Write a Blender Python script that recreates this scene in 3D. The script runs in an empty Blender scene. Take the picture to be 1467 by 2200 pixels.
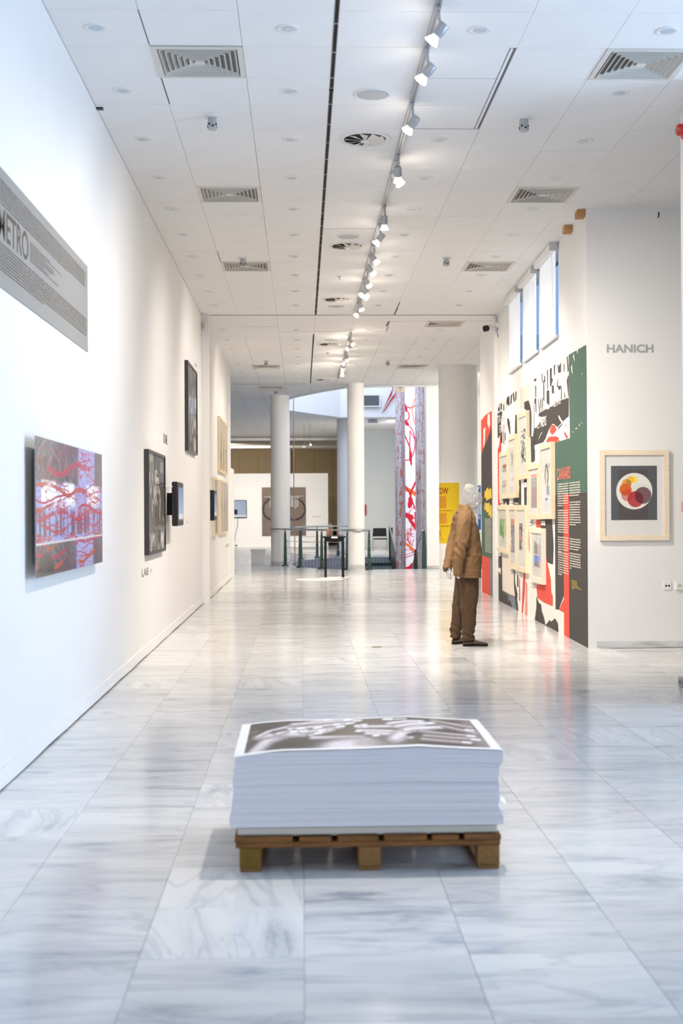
import bpy, bmesh, math, random
import numpy as np
from mathutils import Matrix, Vector, noise as mnoise

PI = math.pi
SC = bpy.context.scene
COL = SC.collection
random.seed(7)

# ------------------------------------------------------------------ camera
H_CAM, YAW, PITCH, ROLL, F_PX = 1.3837, 0.0309, 0.0001, -0.0056, 2760.7
cam_data = bpy.data.cameras.new('camera')
cam = bpy.data.objects.new('camera', cam_data)
COL.objects.link(cam)
cy_, sy_ = math.cos(YAW), math.sin(YAW)
fwd = Vector((sy_ * math.cos(PITCH), cy_ * math.cos(PITCH), math.sin(PITCH)))
right = Vector((cy_, -sy_, 0))
up = right.cross(fwd)
r2 = right * math.cos(ROLL) + up * math.sin(ROLL)
u2 = -right * math.sin(ROLL) + up * math.cos(ROLL)
cam.matrix_world = Matrix(((r2.x, u2.x, -fwd.x, 0), (r2.y, u2.y, -fwd.y, 0), (r2.z, u2.z, -fwd.z, H_CAM), (0, 0, 0, 1)))
cam_data.sensor_fit = 'VERTICAL'
cam_data.sensor_height = 36.0
cam_data.lens = 36.0 * F_PX / 2200.0
cam_data.clip_end = 200
cam_data.dof.use_dof = True
cam_data.dof.focus_distance = 14.0
cam_data.dof.aperture_fstop = 3.2
SC.camera = cam

# ------------------------------------------------------------------ world, daylight, exposure
SC.view_settings.view_transform = 'Standard'
SC.view_settings.look = 'None'
SC.view_settings.exposure = -0.24
SC.view_settings.gamma = 1.0
SC.view_settings.use_curve_mapping = False
SC.cycles.max_bounces = 8
SC.cycles.diffuse_bounces = 4
SC.cycles.glossy_bounces = 4
SC.cycles.transparent_max_bounces = 12
SC.cycles.caustics_reflective = False
SC.cycles.caustics_refractive = False
SC.cycles.sample_clamp_indirect = 4.0

world = bpy.data.worlds.new('daylight_sky')
SC.world = world
world.use_nodes = True
bg = world.node_tree.nodes['Background']
bg.inputs[0].default_value = (0.33, 0.55, 0.98, 1)
bg.inputs[1].default_value = 1.0

def area_light(name, loc, target, sx, sy, energy, color):
    d = bpy.data.lights.new(name, 'AREA')
    d.shape = 'RECTANGLE'; d.size = sx; d.size_y = sy; d.energy = energy; d.color = color
    o = bpy.data.objects.new(name, d); COL.objects.link(o)
    o.location = loc
    o.rotation_euler = (Vector(target) - Vector(loc)).to_track_quat('-Z', 'Y').to_euler()
    return o

DAY = (0.56, 0.73, 1.0)
WARM = (1.0, 0.86, 0.68)
# daylight through the glazing on the right of the near hall and behind the camera
area_light('daylight_right_glazing', (8.7, 6.6, 2.1), (0, 6.6, 2.1), 4.1, 3.4, 580, (0.58, 0.76, 1.0))
area_light('daylight_rear_glazing', (0.8, -4.6, 2.2), (0.8, 10, 2.2), 4.2, 3.6, 70, (1.0, 0.95, 1.0))
# skylight of the stairwell
area_light('stairwell_skylight', (1.6, 35.6, 8.6), (1.6, 35.6, 0), 4.0, 7.5, 540, (0.76, 0.84, 1.0))
# lamps of the rooms beyond
area_light('side_room_lamps', (5.6, 28.0, 4.2), (5.0, 32.0, 1.0), 2.5, 1.5, 330, (1.0, 0.93, 0.84))
# ------------------------------------------------------------------ materials
def srgb(r, g, b):
    f = lambda c: (c / 255 / 12.92) if c / 255 <= 0.04045 else ((c / 255 + 0.055) / 1.055) ** 2.4
    return (f(r), f(g), f(b))
MATS = {}
def nodes_of(m):
    m.use_nodes = True
    return m.node_tree.nodes, m.node_tree.links, m.node_tree.nodes['Principled BSDF']
def mat(name, col, rough=0.6, metal=0.0, emit=0.0, var=0.0, scale=8.0, bump=0.0, spec=0.5, stretch=(1, 1, 1), ecol=None):
    if name in MATS: return MATS[name]
    m = bpy.data.materials.new(name)
    n, l, b = nodes_of(m)
    b.inputs['Base Color'].default_value = (*col, 1)
    b.inputs['Roughness'].default_value = rough
    b.inputs['Metallic'].default_value = metal
    b.inputs['Specular IOR Level'].default_value = spec
    if emit:
        b.inputs['Emission Color'].default_value = (*(ecol or col), 1)
        b.inputs['Emission Strength'].default_value = emit
    if var or bump:
        tc = n.new('ShaderNodeTexCoord'); mp = n.new('ShaderNodeMapping'); nz = n.new('ShaderNodeTexNoise')
        mp.inputs['Scale'].default_value = stretch
        nz.inputs['Scale'].default_value = scale; nz.inputs['Detail'].default_value = 5
        l.new(tc.outputs['Object'], mp.inputs[0]); l.new(mp.outputs[0], nz.inputs['Vector'])
        if var:
            rp = n.new('ShaderNodeValToRGB')
            rp.color_ramp.elements[0].position = 0.3; rp.color_ramp.elements[1].position = 0.7
            rp.color_ramp.elements[0].color = (*[c * (1 - var) for c in col], 1)
            rp.color_ramp.elements[1].color = (*[min(1, c * (1 + var)) for c in col], 1)
            l.new(nz.outputs['Fac'], rp.inputs[0]); l.new(rp.outputs[0], b.inputs['Base Color'])
        if bump:
            bp = n.new('ShaderNodeBump'); bp.inputs['Strength'].default_value = bump; bp.inputs['Distance'].default_value = 0.01
            l.new(nz.outputs['Fac'], bp.inputs['Height']); l.new(bp.outputs[0], b.inputs['Normal'])
    MATS[name] = m
    return m

def marble_mat(name, brick):
    m = bpy.data.materials.new(name); n, l, b = nodes_of(m)
    geo = n.new('ShaderNodeNewGeometry')
    if brick:
        br = n.new('ShaderNodeTexBrick')
        br.offset = 0; br.squash = 1
        br.inputs['Color1'].default_value = (0, 0, 0, 1); br.inputs['Color2'].default_value = (1, 1, 1, 1)
        br.inputs['Mortar'].default_value = (0.5, 0.5, 0.5, 1)
        br.inputs['Scale'].default_value = 1.0; br.inputs['Mortar Size'].default_value = 0.0016
        br.inputs['Brick Width'].default_value = 0.515; br.inputs['Row Height'].default_value = 0.515
        br.inputs['Mortar Smooth'].default_value = 0.0
        bm_ = n.new('ShaderNodeMapping'); bm_.inputs['Location'].default_value = (0, -0.395, 0)
        l.new(geo.outputs['Position'], bm_.inputs[0]); l.new(bm_.outputs[0], br.inputs['Vector'])
        rnd = br.outputs['Color']
    else:
        oi = n.new('ShaderNodeObjectInfo'); rnd = oi.outputs['Random']
    sc = n.new('ShaderNodeVectorMath'); sc.operation = 'SCALE'; sc.inputs[0].default_value = (37.0, 91.0, 13.0)
    l.new(rnd, sc.inputs['Scale'])
    gt = n.new('ShaderNodeMath'); gt.operation = 'GREATER_THAN'; gt.inputs[1].default_value = 0.86
    l.new(rnd, gt.inputs[0])
    an = n.new('ShaderNodeMath'); an.operation = 'MULTIPLY'; an.inputs[1].default_value = 1.45
    l.new(gt.outputs[0], an.inputs[0])
    rot = n.new('ShaderNodeVectorRotate'); rot.rotation_type = 'Z_AXIS'
    l.new(geo.outputs['Position'], rot.inputs['Vector']); l.new(an.outputs[0], rot.inputs['Angle'])
    ad = n.new('ShaderNodeVectorMath'); ad.operation = 'ADD'
    l.new(rot.outputs[0], ad.inputs[0]); l.new(sc.outputs[0], ad.inputs[1])
    mp = n.new('ShaderNodeMapping'); mp.inputs['Scale'].default_value = (0.85, 3.6, 1); mp.inputs['Rotation'].default_value = (0, 0, 0.07)
    l.new(ad.outputs[0], mp.inputs[0])
    nz = n.new('ShaderNodeTexNoise'); nz.inputs['Scale'].default_value = 1.5; nz.inputs['Detail'].default_value = 9
    nz.inputs['Roughness'].default_value = 0.66; nz.inputs['Distortion'].default_value = 0.55
    l.new(mp.outputs[0], nz.inputs['Vector'])
    rp = n.new('ShaderNodeValToRGB'); e = rp.color_ramp.elements
    e[0].position = 0.30; e[0].color = (0.36, 0.385, 0.425, 1)
    e[1].position = 0.57; e[1].color = (0.74, 0.74, 0.735, 1)
    e2 = e.new(0.42); e2.color = (0.63, 0.64, 0.655, 1)
    l.new(nz.outputs['Fac'], rp.inputs[0])
    # darker thin veins
    nz2 = n.new('ShaderNodeTexNoise'); nz2.inputs['Scale'].default_value = 1.1; nz2.inputs['Detail'].default_value = 6; nz2.inputs['Distortion'].default_value = 0.9
    l.new(mp.outputs[0], nz2.inputs['Vector'])
    v = n.new('ShaderNodeValToRGB'); ve = v.color_ramp.elements
    ve[0].position = 0.47; ve[0].color = (0, 0, 0, 1); ve[1].position = 0.53; ve[1].color = (0, 0, 0, 1)
    v3 = ve.new(0.5); v3.color = (0.42, 0.42, 0.42, 1)
    l.new(nz2.outputs['Fac'], v.inputs[0])
    mx = n.new('ShaderNodeMix'); mx.data_type = 'RGBA'
    l.new(v.outputs[0], mx.inputs['Factor']); l.new(rp.outputs[0], mx.inputs['A']); mx.inputs['B'].default_value = (0.38, 0.41, 0.46, 1)
    # tile to tile tone
    ml = n.new('ShaderNodeMapRange'); ml.inputs['To Min'].default_value = 0.88; ml.inputs['To Max'].default_value = 1.05
    l.new(rnd, ml.inputs['Value'])
    vm = n.new('ShaderNodeVectorMath'); vm.operation = 'SCALE'
    l.new(mx.outputs['Result'], vm.inputs[0]); l.new(ml.outputs[0], vm.inputs['Scale'])
    out = vm.outputs[0]
    if brick:
        m2 = n.new('ShaderNodeMix'); m2.data_type = 'RGBA'; m2.inputs['B'].default_value = (0.46, 0.455, 0.45, 1)
        l.new(br.outputs['Fac'], m2.inputs['Factor']); l.new(out, m2.inputs['A']); out = m2.outputs['Result']
    l.new(out, b.inputs['Base Color'])
    b.inputs['Roughness'].default_value = 0.16
    b.inputs['Specular IOR Level'].default_value = 0.55
    return m
def ceiling_far_mat():
    m = bpy.data.materials.new('ceiling_far_panels'); n, l, b = nodes_of(m)
    geo = n.new('ShaderNodeNewGeometry'); mp = n.new('ShaderNodeMapping'); mp.inputs['Location'].default_value = (-0.23, -1.8, 0)
    br = n.new('ShaderNodeTexBrick'); br.offset = 0
    br.inputs['Color1'].default_value = (0.85, 0.85, 0.84, 1); br.inputs['Color2'].default_value = (0.89, 0.89, 0.88, 1)
    br.inputs['Mortar'].default_value = (0.42, 0.42, 0.42, 1)
    br.inputs['Scale'].default_value = 1.0; br.inputs['Mortar Size'].default_value = 0.0035
    br.inputs['Brick Width'].default_value = 0.6; br.inputs['Row Height'].default_value = 0.6
    l.new(geo.outputs['Position'], mp.inputs[0]); l.new(mp.outputs[0], br.inputs['Vector'])
    l.new(br.outputs['Color'], b.inputs['Base Color'])
    b.inputs['Roughness'].default_value = 0.75
    return m
def print_mat():
    m = bpy.data.materials.new('printed_image'); n, l, b = nodes_of(m)
    a = n.new('ShaderNodeAttribute'); a.attribute_name = 'ink'
    l.new(a.outputs['Color'], b.inputs['Base Color'])
    b.inputs['Roughness'].default_value = 0.45
    return m
def screen_mat():
    m = bpy.data.materials.new('lit_screen'); n, l, b = nodes_of(m)
    a = n.new('ShaderNodeAttribute'); a.attribute_name = 'ink'
    b.inputs['Base Color'].default_value = (0.01, 0.01, 0.012, 1); b.inputs['Roughness'].default_value = 0.15
    l.new(a.outputs['Color'], b.inputs['Emission Color']); b.inputs['Emission Strength'].default_value = 0.9
    return m
def glass_mat(name, tint=(1, 1, 1), refl=1.0, rough=0.02):
    m = bpy.data.materials.new(name); m.use_nodes = True
    n, l = m.node_tree.nodes, m.node_tree.links
    n.remove(n['Principled BSDF'])
    t = n.new('ShaderNodeBsdfTransparent'); t.inputs[0].default_value = (*tint, 1)
    g = n.new('ShaderNodeBsdfGlossy'); g.inputs['Roughness'].default_value = rough
    fr = n.new('ShaderNodeFresnel'); fr.inputs[0].default_value = 1.45
    k = n.new('ShaderNodeMath'); k.operation = 'MULTIPLY'; k.inputs[1].default_value = refl
    mx = n.new('ShaderNodeMixShader')
    geo = n.new('ShaderNodeNewGeometry'); ff = n.new('ShaderNodeMath'); ff.operation = 'SUBTRACT'; ff.inputs[0].default_value = 1.0
    k2 = n.new('ShaderNodeMath'); k2.operation = 'MULTIPLY'
    l.new(geo.outputs['Backfacing'], ff.inputs[1]); l.new(ff.outputs[0], k2.inputs[0])
    l.new(fr.outputs[0], k.inputs[0]); l.new(k.outputs[0], k2.inputs[1]); l.new(k2.outputs[0], mx.inputs[0]); l.new(t.outputs[0], mx.inputs[1]); l.new(g.outputs[0], mx.inputs[2])
    l.new(mx.outputs[0], n['Material Output'].inputs['Surface'])
    return m
def film_mat(name, opac, gloss, rough):
    m = bpy.data.materials.new(name); m.use_nodes = True
    n, l = m.node_tree.nodes, m.node_tree.links
    n.remove(n['Principled BSDF'])
    t = n.new('ShaderNodeBsdfTransparent'); t.inputs[0].default_value = (0.97, 0.97, 0.97, 1)
    g = n.new('ShaderNodeBsdfGlossy'); g.inputs['Roughness'].default_value = rough
    d = n.new('ShaderNodeBsdfDiffuse'); d.inputs[0].default_value = (0.74, 0.74, 0.72, 1)
    m1 = n.new('ShaderNodeMixShader'); m1.inputs[0].default_value = gloss
    m2 = n.new('ShaderNodeMixShader'); m2.inputs[0].default_value = opac
    l.new(d.outputs[0], m1.inputs[1]); l.new(g.outputs[0], m1.inputs[2])
    l.new(t.outputs[0], m2.inputs[1]); l.new(m1.outputs[0], m2.inputs[2])
    l.new(m2.outputs[0], n['Material Output'].inputs['Surface'])
    return m

def sheet_mat():
    m = bpy.data.materials.new('paper_sheet_edges'); n, l, b = nodes_of(m)
    geo = n.new('ShaderNodeNewGeometry'); mp = n.new('ShaderNodeMapping'); mp.inputs['Scale'].default_value = (0.8, 0.8, 130)
    nz = n.new('ShaderNodeTexNoise'); nz.inputs['Scale'].default_value = 1.0; nz.inputs['Detail'].default_value = 3
    rp = n.new('ShaderNodeValToRGB')
    rp.color_ramp.elements[0].position = 0.25; rp.color_ramp.elements[0].color = (0.70, 0.70, 0.75, 1)
    rp.color_ramp.elements[1].position = 0.55; rp.color_ramp.elements[1].color = (0.84, 0.83, 0.86, 1)
    l.new(geo.outputs['Position'], mp.inputs[0]); l.new(mp.outputs[0], nz.inputs['Vector']); l.new(nz.outputs['Fac'], rp.inputs[0]); l.new(rp.outputs[0], b.inputs['Base Color'])
    b.inputs['Roughness'].default_value = 0.7
    return m

WALL = mat('white_wall_paint', (0.82, 0.82, 0.815), 0.7, var=0.012, scale=1.5)
CEILM = mat('white_ceiling_panel', (0.89, 0.89, 0.89), 0.75, var=0.015, scale=3)
CEILB = mat('ceiling_joint_shadow', (0.20, 0.20, 0.20), 0.9)
WHITE = mat('white_enamel', (0.80, 0.80, 0.79), 0.45)
VENTM = mat('vent_enamel', (0.70, 0.68, 0.63), 0.5)
GREY = mat('grey_lamp_metal', (0.42, 0.43, 0.45), 0.4, 0.35)
STEEL = mat('brushed_steel', (0.55, 0.55, 0.55), 0.3, 0.9)
BLACK = mat('black_plastic', (0.012, 0.012, 0.014), 0.4, spec=0.3)
DARK = mat('dark_void', (0.01, 0.01, 0.01), 0.9)
BLACKWOOD = mat('black_stained_wood', (0.010, 0.009, 0.008), 0.5, spec=0.2)
GREEN = mat('dark_green_paint', (0.012, 0.045, 0.038), 0.4)
PALE = mat('pale_birch', srgb(226, 208, 178), 0.5, var=0.06, scale=6, stretch=(1, 1, 8))
WOOD = mat('pallet_timber', srgb(128, 84, 38), 0.75, var=0.35, scale=9, stretch=(1, 6, 6), bump=0.3)
WOOD2 = mat('pallet_block_timber', srgb(142, 102, 54), 0.75, var=0.25, scale=14, stretch=(5, 1, 5), bump=0.3)
WOOD3 = mat('stained_block_timber', srgb(122, 92, 20), 0.75, var=0.2, scale=14, bump=0.3)
BOARD = mat('mat_board', (0.80, 0.79, 0.75), 0.8)
CARD = mat('caption_card', (0.85, 0.84, 0.80), 0.8)
INK = mat('grey_caption_ink', (0.22, 0.22, 0.22), 0.8)
PRINT = print_mat(); SCREEN = screen_mat()
GLASS = glass_mat('picture_glass', refl=0.35); JAR = film_mat('jar_glass', 0.075, 0.6, 0.05)
FILM = film_mat('clear_plastic_film', 0.34, 0.5, 0.10)
SHEET = sheet_mat()
MARBLE = marble_mat('polished_marble_tile', False)
MARBLE_FAR = marble_mat('polished_marble_far', True)
CEIL_FAR = ceiling_far_mat()
JOINT = mat('floor_joint', (0.33, 0.33, 0.33), 0.6)
SKIRT = mat('grey_marble_skirting', (0.55, 0.56, 0.57), 0.3, var=0.25, scale=4, stretch=(1, 1, 5))
RED = mat('red_plastic', (0.42, 0.02, 0.015), 0.35)
LAMP = mat('lamp_glow', (1, 0.95, 0.85), 0.3, emit=30.0, ecol=(1, 0.93, 0.80))
LAMPCONE = mat('lamp_glass_cone', (0.9, 0.88, 0.8), 0.2, emit=0.9, ecol=(1, 0.93, 0.80))

# ------------------------------------------------------------------ geometry helpers
class MB:
    def __init__(s): s.v, s.f, s.m = [], [], []
    def add(s, vs, fs, mi=0, M=None):
        o = len(s.v)
        s.v += [tuple(M @ Vector(p)) for p in vs] if M is not None else [tuple(p) for p in vs]
        for f in fs: s.f.append([o + i for i in f]); s.m.append(mi)
        return s
    def box(s, x0, x1, y0, y1, z0, z1, mi=0, M=None):
        vs = [(x, y, z) for z in (z0, z1) for y in (y0, y1) for x in (x0, x1)]
        return s.add(vs, [(0, 2, 3, 1), (4, 5, 7, 6), (0, 1, 5, 4), (2, 6, 7, 3), (0, 4, 6, 2), (1, 3, 7, 5)], mi, M)
    def tube(s, pts, r, n=10, mi=0, caps=True, M=None):
        pts = [Vector(p) for p in pts]; vs, fs = [], []
        rs = r if isinstance(r, (list, tuple)) else [r] * len(pts)
        prev = None
        for i, p in enumerate(pts):
            t = (pts[min(i + 1, len(pts) - 1)] - pts[max(i - 1, 0)]).normalized()
            if prev is None: a = t.orthogonal().normalized()
            else: a = (prev - t * prev.dot(t)).normalized()
            prev = a; b = t.cross(a)
            for k in range(n):
                c = 2 * PI * k / n
                vs.append(p + a * (math.cos(c) * rs[i]) + b * (math.sin(c) * rs[i]))
        for i in range(len(pts) - 1):
            for k in range(n):
                fs.append((i * n + k, i * n + (k + 1) % n, (i + 1) * n + (k + 1) % n, (i + 1) * n + k))
        if caps: fs += [tuple(range(n))[::-1], tuple((len(pts) - 1) * n + k for k in range(n))]
        return s.add(vs, fs, mi, M)
    def lathe(s, prof, n=24, c=(0, 0, 0), mi=0, M=None):
        vs, fs = [], []
        for r, z in prof:
            for k in range(n):
                a = 2 * PI * k / n; vs.append((c[0] + r * math.cos(a), c[1] + r * math.sin(a), c[2] + z))
        for i in range(len(prof) - 1):
            for k in range(n):
                fs.append((i * n + k, i * n + (k + 1) % n, (i + 1) * n + (k + 1) % n, (i + 1) * n + k))
        if prof[0][0] > 1e-6: fs.append(tuple(range(n))[::-1])
        if prof[-1][0] > 1e-6: fs.append(tuple((len(prof) - 1) * n + k for k in range(n)))
        return s.add(vs, fs, mi, M)
    def loft(s, rings, mi=0, caps=True):
        n = len(rings[0]); vs = [p for r in rings for p in r]; fs = []
        for i in range(len(rings) - 1):
            for k in range(n):
                fs.append((i * n + k, i * n + (k + 1) % n, (i + 1) * n + (k + 1) % n, (i + 1) * n + k))
        if caps: fs += [tuple(range(n))[::-1], tuple((len(rings) - 1) * n + k for k in range(n))]
        return s.add(vs, fs, mi)
    def prism(s, pts, y0, y1, mi=0):                       # outline in x, z; thickness along y
        n = len(pts)
        vs = [(x, y0, z) for x, z in pts] + [(x, y1, z) for x, z in pts]
        fs = [tuple(range(n)), tuple(range(2 * n - 1, n - 1, -1))] + [(i, i + n, (i + 1) % n + n, (i + 1) % n) for i in range(n)]
        return s.add(vs, fs, mi)
    def build(s, name, mats, parent=None, smooth=False, bevel=0.0, loc=None, rotz=0.0):
        me = bpy.data.meshes.new(name)
        me.from_pydata(s.v, [], s.f)
        for m in (mats if isinstance(mats, (list, tuple)) else [mats]): me.materials.append(m)
        me.polygons.foreach_set('material_index', s.m)
        bm = bmesh.new(); bm.from_mesh(me)
        bmesh.ops.recalc_face_normals(bm, faces=bm.faces)
        if bevel: bmesh.ops.bevel(bm, geom=bm.edges[:], offset=bevel, segments=1, affect='EDGES', profile=0.5)
        bm.to_mesh(me); bm.free()
        if smooth:
            me.polygons.foreach_set('use_smooth', [True] * len(me.polygons))
            me.set_sharp_from_angle(angle=math.radians(smooth if smooth is not True else 40))
        o = bpy.data.objects.new(name, me); COL.objects.link(o)
        if parent is not None: o.parent = parent
        if loc is not None: o.location = loc
        if rotz: o.rotation_euler = (0, 0, rotz)
        return o

def tag(o, label=None, cat=None, group=None, kind=None):
    if label: o['label'] = label
    if cat: o['category'] = cat
    if group: o['group'] = group
    if kind: o['kind'] = kind
    return o
def thing(name, label, cat, loc=(0, 0, 0), rotz=0.0, group=None):
    o = bpy.data.objects.new(name, None); COL.objects.link(o)
    o.location = loc; o.rotation_euler = (0, 0, rotz); o.empty_display_size = 0.1
    return tag(o, label, cat, group)
def copy_thing(root, loc, rotz, label, group=None):
    c = root.copy(); COL.objects.link(c); c.location = loc; c.rotation_euler = (0, 0, rotz); c['label'] = label
    if group: c['group'] = group
    for ch in root.children:
        k = ch.copy(); COL.objects.link(k); k.parent = c
        for g in ch.children:
            q = g.copy(); COL.objects.link(q); q.parent = k
    return c
def struct(name, mb, m, **kw):
    return tag(mb.build(name, m, **kw), kind='structure')
ORD = ['first', 'second', 'third', 'fourth', 'fifth', 'sixth', 'seventh', 'eighth', 'ninth', 'tenth', 'eleventh', 'twelfth', 'thirteenth', 'fourteenth', 'fifteenth']

_txt = {}
def text_geo(s, bold=0.0):
    key = (s, bold)
    if key in _txt: return _txt[key]
    cu = bpy.data.curves.new('lettering', 'FONT'); cu.body = s; cu.offset = bold; cu.resolution_u = 3
    ob = bpy.data.objects.new('lettering', cu); COL.objects.link(ob)
    dg = bpy.context.evaluated_depsgraph_get()
    me = bpy.data.meshes.new_from_object(ob.evaluated_get(dg))
    vs = [tuple(v.co) for v in me.vertices]; fs = [tuple(p.vertices) for p in me.polygons]
    bpy.data.objects.remove(ob); bpy.data.curves.remove(cu); bpy.data.meshes.remove(me)
    xs = [v[0] for v in vs]; ys = [v[1] for v in vs]
    x0, x1, y0, y1 = min(xs), max(xs), min(ys), max(ys)
    vs = [((x - x0) / (x1 - x0), (y - y0) / (y1 - y0)) for x, y, _ in vs]
    _txt[key] = (vs, fs)
    return _txt[key]
def put_text(mb, s, x0, x1, z0, z1, y, mi=0, bold=0.012):
    vs, fs = text_geo(s, bold)
    mb.add([(x0 + a * (x1 - x0), y, z0 + b * (z1 - z0)) for a, b in vs], fs, mi)
def put_lines(mb, x0, x1, z1, pitch, n, y, mi=0, fill=0.55, last=1.0, rag=0.06, seed=1):
    """small print too fine to read: rows of letter-sized marks grouped in words"""
    rr = random.Random(seed)
    xh = pitch * fill
    for i in range(n):
        z = z1 - i * pitch - pitch * 0.75
        xe = x1 - rr.random() * rag * (x1 - x0)
        if i == n - 1: xe = x0 + (x1 - x0) * last
        x = x0
        while x < xe:
            for _ in range(rr.randint(2, 9)):
                w = xh * (0.35 + 0.35 * rr.random())
                if x + w > xe: break
                h = xh * (0.75 if rr.random() < 0.7 else 1.15)
                mb.add([(x, y, z), (x + w * 0.8, y, z), (x + w * 0.8, y, z + h), (x, y, z + h)], [(0, 1, 2, 3)], mi)
                x += w
            x += xh * 0.55
            if x + xh > xe: break

# small noise library for printed pictures
def vnoise(x, y, seed=0):
    xi, yi = np.floor(x).astype(np.int64), np.floor(y).astype(np.int64)
    fx, fy = x - xi, y - yi
    fx, fy = fx * fx * (3 - 2 * fx), fy * fy * (3 - 2 * fy)
    def h(a, b):
        k = (a * 374761393 + b * 668265263 + seed * 974711) & 0x7fffffff
        k = ((k ^ (k >> 13)) * 1274126177) & 0x7fffffff
        return ((k ^ (k >> 16)) & 0xffff) / 65535.0
    return (h(xi, yi) * (1 - fx) + h(xi + 1, yi) * fx) * (1 - fy) + (h(xi, yi + 1) * (1 - fx) + h(xi + 1, yi + 1) * fx) * fy
def fbm(x, y, seed=0, o=4):
    s = 0; a = 0.5; t = 0
    for i in range(o):
        s = s + a * vnoise(x * 2 ** i, y * 2 ** i, seed + i * 17); t += a; a *= 0.5
    return s / t
def sstep(a, b, x):
    t = np.clip((x - a) / (b - a), 0, 1); return t * t * (3 - 2 * t)
def capsule(S, T, pts, r, soft=0.4, asp=1.0):
    d = np.full(S.shape, 9.0)
    for (ax, ay), (bx, by) in zip(pts[:-1], pts[1:]):
        ax, bx = ax * asp, bx * asp
        px, py = S * asp - ax, T - ay; dx, dy = bx - ax, by - ay
        t = np.clip((px * dx + py * dy) / (dx * dx + dy * dy + 1e-9), 0, 1)
        d = np.minimum(d, np.hypot(px - t * dx, py - t * dy))
    return 1 - sstep(r * (1 - soft), r * (1 + soft), d)
def mixc(base, col, a): return base * (1 - a[..., None]) + np.array(col) * a[..., None]
def full(S, col): return np.ones(S.shape + (3,)) * np.array(col)
def print_grid(name, parent, x0, x1, z0, z1, y, nx, nz, fn, m=None, shape=None):
    S, T = np.meshgrid(np.linspace(0, 1, nx), np.linspace(0, 1, nz))
    rgb = np.clip(fn(S, T), 0, 1)
    if shape: V = shape(S, T)
    else: V = np.stack([x0 + S * (x1 - x0), np.full(S.shape, y), z0 + T * (z1 - z0)], -1)
    me = bpy.data.meshes.new(name)
    idx = np.arange(nx * nz).reshape(nz, nx)
    q = np.stack([idx[:-1, :-1], idx[:-1, 1:], idx[1:, 1:], idx[1:, :-1]], -1).reshape(-1, 4)
    me.vertices.add(nx * nz); me.vertices.foreach_set('co', V.reshape(-1).astype(np.float32))
    me.loops.add(q.size); me.loops.foreach_set('vertex_index', q.reshape(-1).astype(np.int32))
    me.polygons.add(len(q)); me.polygons.foreach_set('loop_start', (np.arange(len(q)) * 4).astype(np.int32))
    me.update(calc_edges=True)
    at = me.color_attributes.new('ink', 'FLOAT_COLOR', 'POINT')
    at.data.foreach_set('color', np.concatenate([rgb, np.ones(S.shape + (1,))], -1).reshape(-1).astype(np.float32))
    me.materials.append(m or PRINT)
    me.polygons.foreach_set('use_smooth', [True] * len(me.polygons))
    o = bpy.data.objects.new(name, me); COL.objects.link(o); o.parent = parent
    return o
HC = 4.427          # ceiling height
XL = -1.523         # left wall plane
YG = 19.78          # joint between the two hall sections
# ================================================================== the setting
from mathutils.geometry import tessellate_polygon
def holed(mb, outer, hole, z, mi):
    o = [Vector((x, y, z)) for x, y in outer]; h = [Vector((x, y, z)) for x, y in hole]
    tri = tessellate_polygon([o, h]); mb.add([tuple(v) for v in o + h], [tuple(t) for t in tri], mi)
def rect(mb, x0, x1, y0, y1, z, mi): mb.add([(x0, y0, z), (x1, y0, z), (x1, y1, z), (x0, y1, z)], [(0, 1, 2, 3)], mi)
def ring_wall(mb, pts, z0, z1, t, mi=0):
    n = len(pts); c = Vector((sum(p[0] for p in pts) / n, sum(p[1] for p in pts) / n, 0))
    out = []
    for i in range(n):
        a, b, d = Vector((*pts[i - 1], 0)), Vector((*pts[i], 0)), Vector((*pts[(i + 1) % n], 0))
        nn = ((b - a).normalized() + (d - b).normalized()); nn = Vector((nn.y, -nn.x, 0)).normalized()
        if (b - c).dot(nn) < 0: nn = -nn
        out.append(b + nn * t)
    vs = []
    for i in range(n):
        x, y = pts[i]; ox, oy = out[i].x, out[i].y
        vs += [(x, y, z0), (x, y, z1), (ox, oy, z0), (ox, oy, z1)]
    fs = []
    for i in range(n):
        a, b = 4 * i, 4 * ((i + 1) % n)
        fs += [(a, b, b + 1, a + 1), (a + 2, a + 3, b + 3, b + 2), (a + 1, b + 1, b + 3, a + 3), (a, a + 2, b + 2, b)]
    mb.add(vs, fs, mi)

FHOLE = [(3.62, 31.05), (2.83, 30.97), (1.62, 30.85), (1.07, 30.95), (0.52, 31.42), (0.06, 32.2), (-0.22, 33.2), (-0.28, 34.4), (-0.24, 35.6), (-0.02, 36.8), (0.45, 38.1), (0.9, 38.9), (1.375, 39.3), (2.0, 39.4), (3.62, 39.4)]
CHOLE = [(3.62, 31.1), (2.3, 31.1), (1.17, 31.3), (0.62, 32.2), (0.16, 33.2), (-0.25, 34.2), (-0.42, 35.4), (-0.45, 36.8), (-0.35, 38.1), (0.4, 39.5), (1.25, 40.95), (3.62, 41.0)]

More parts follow.
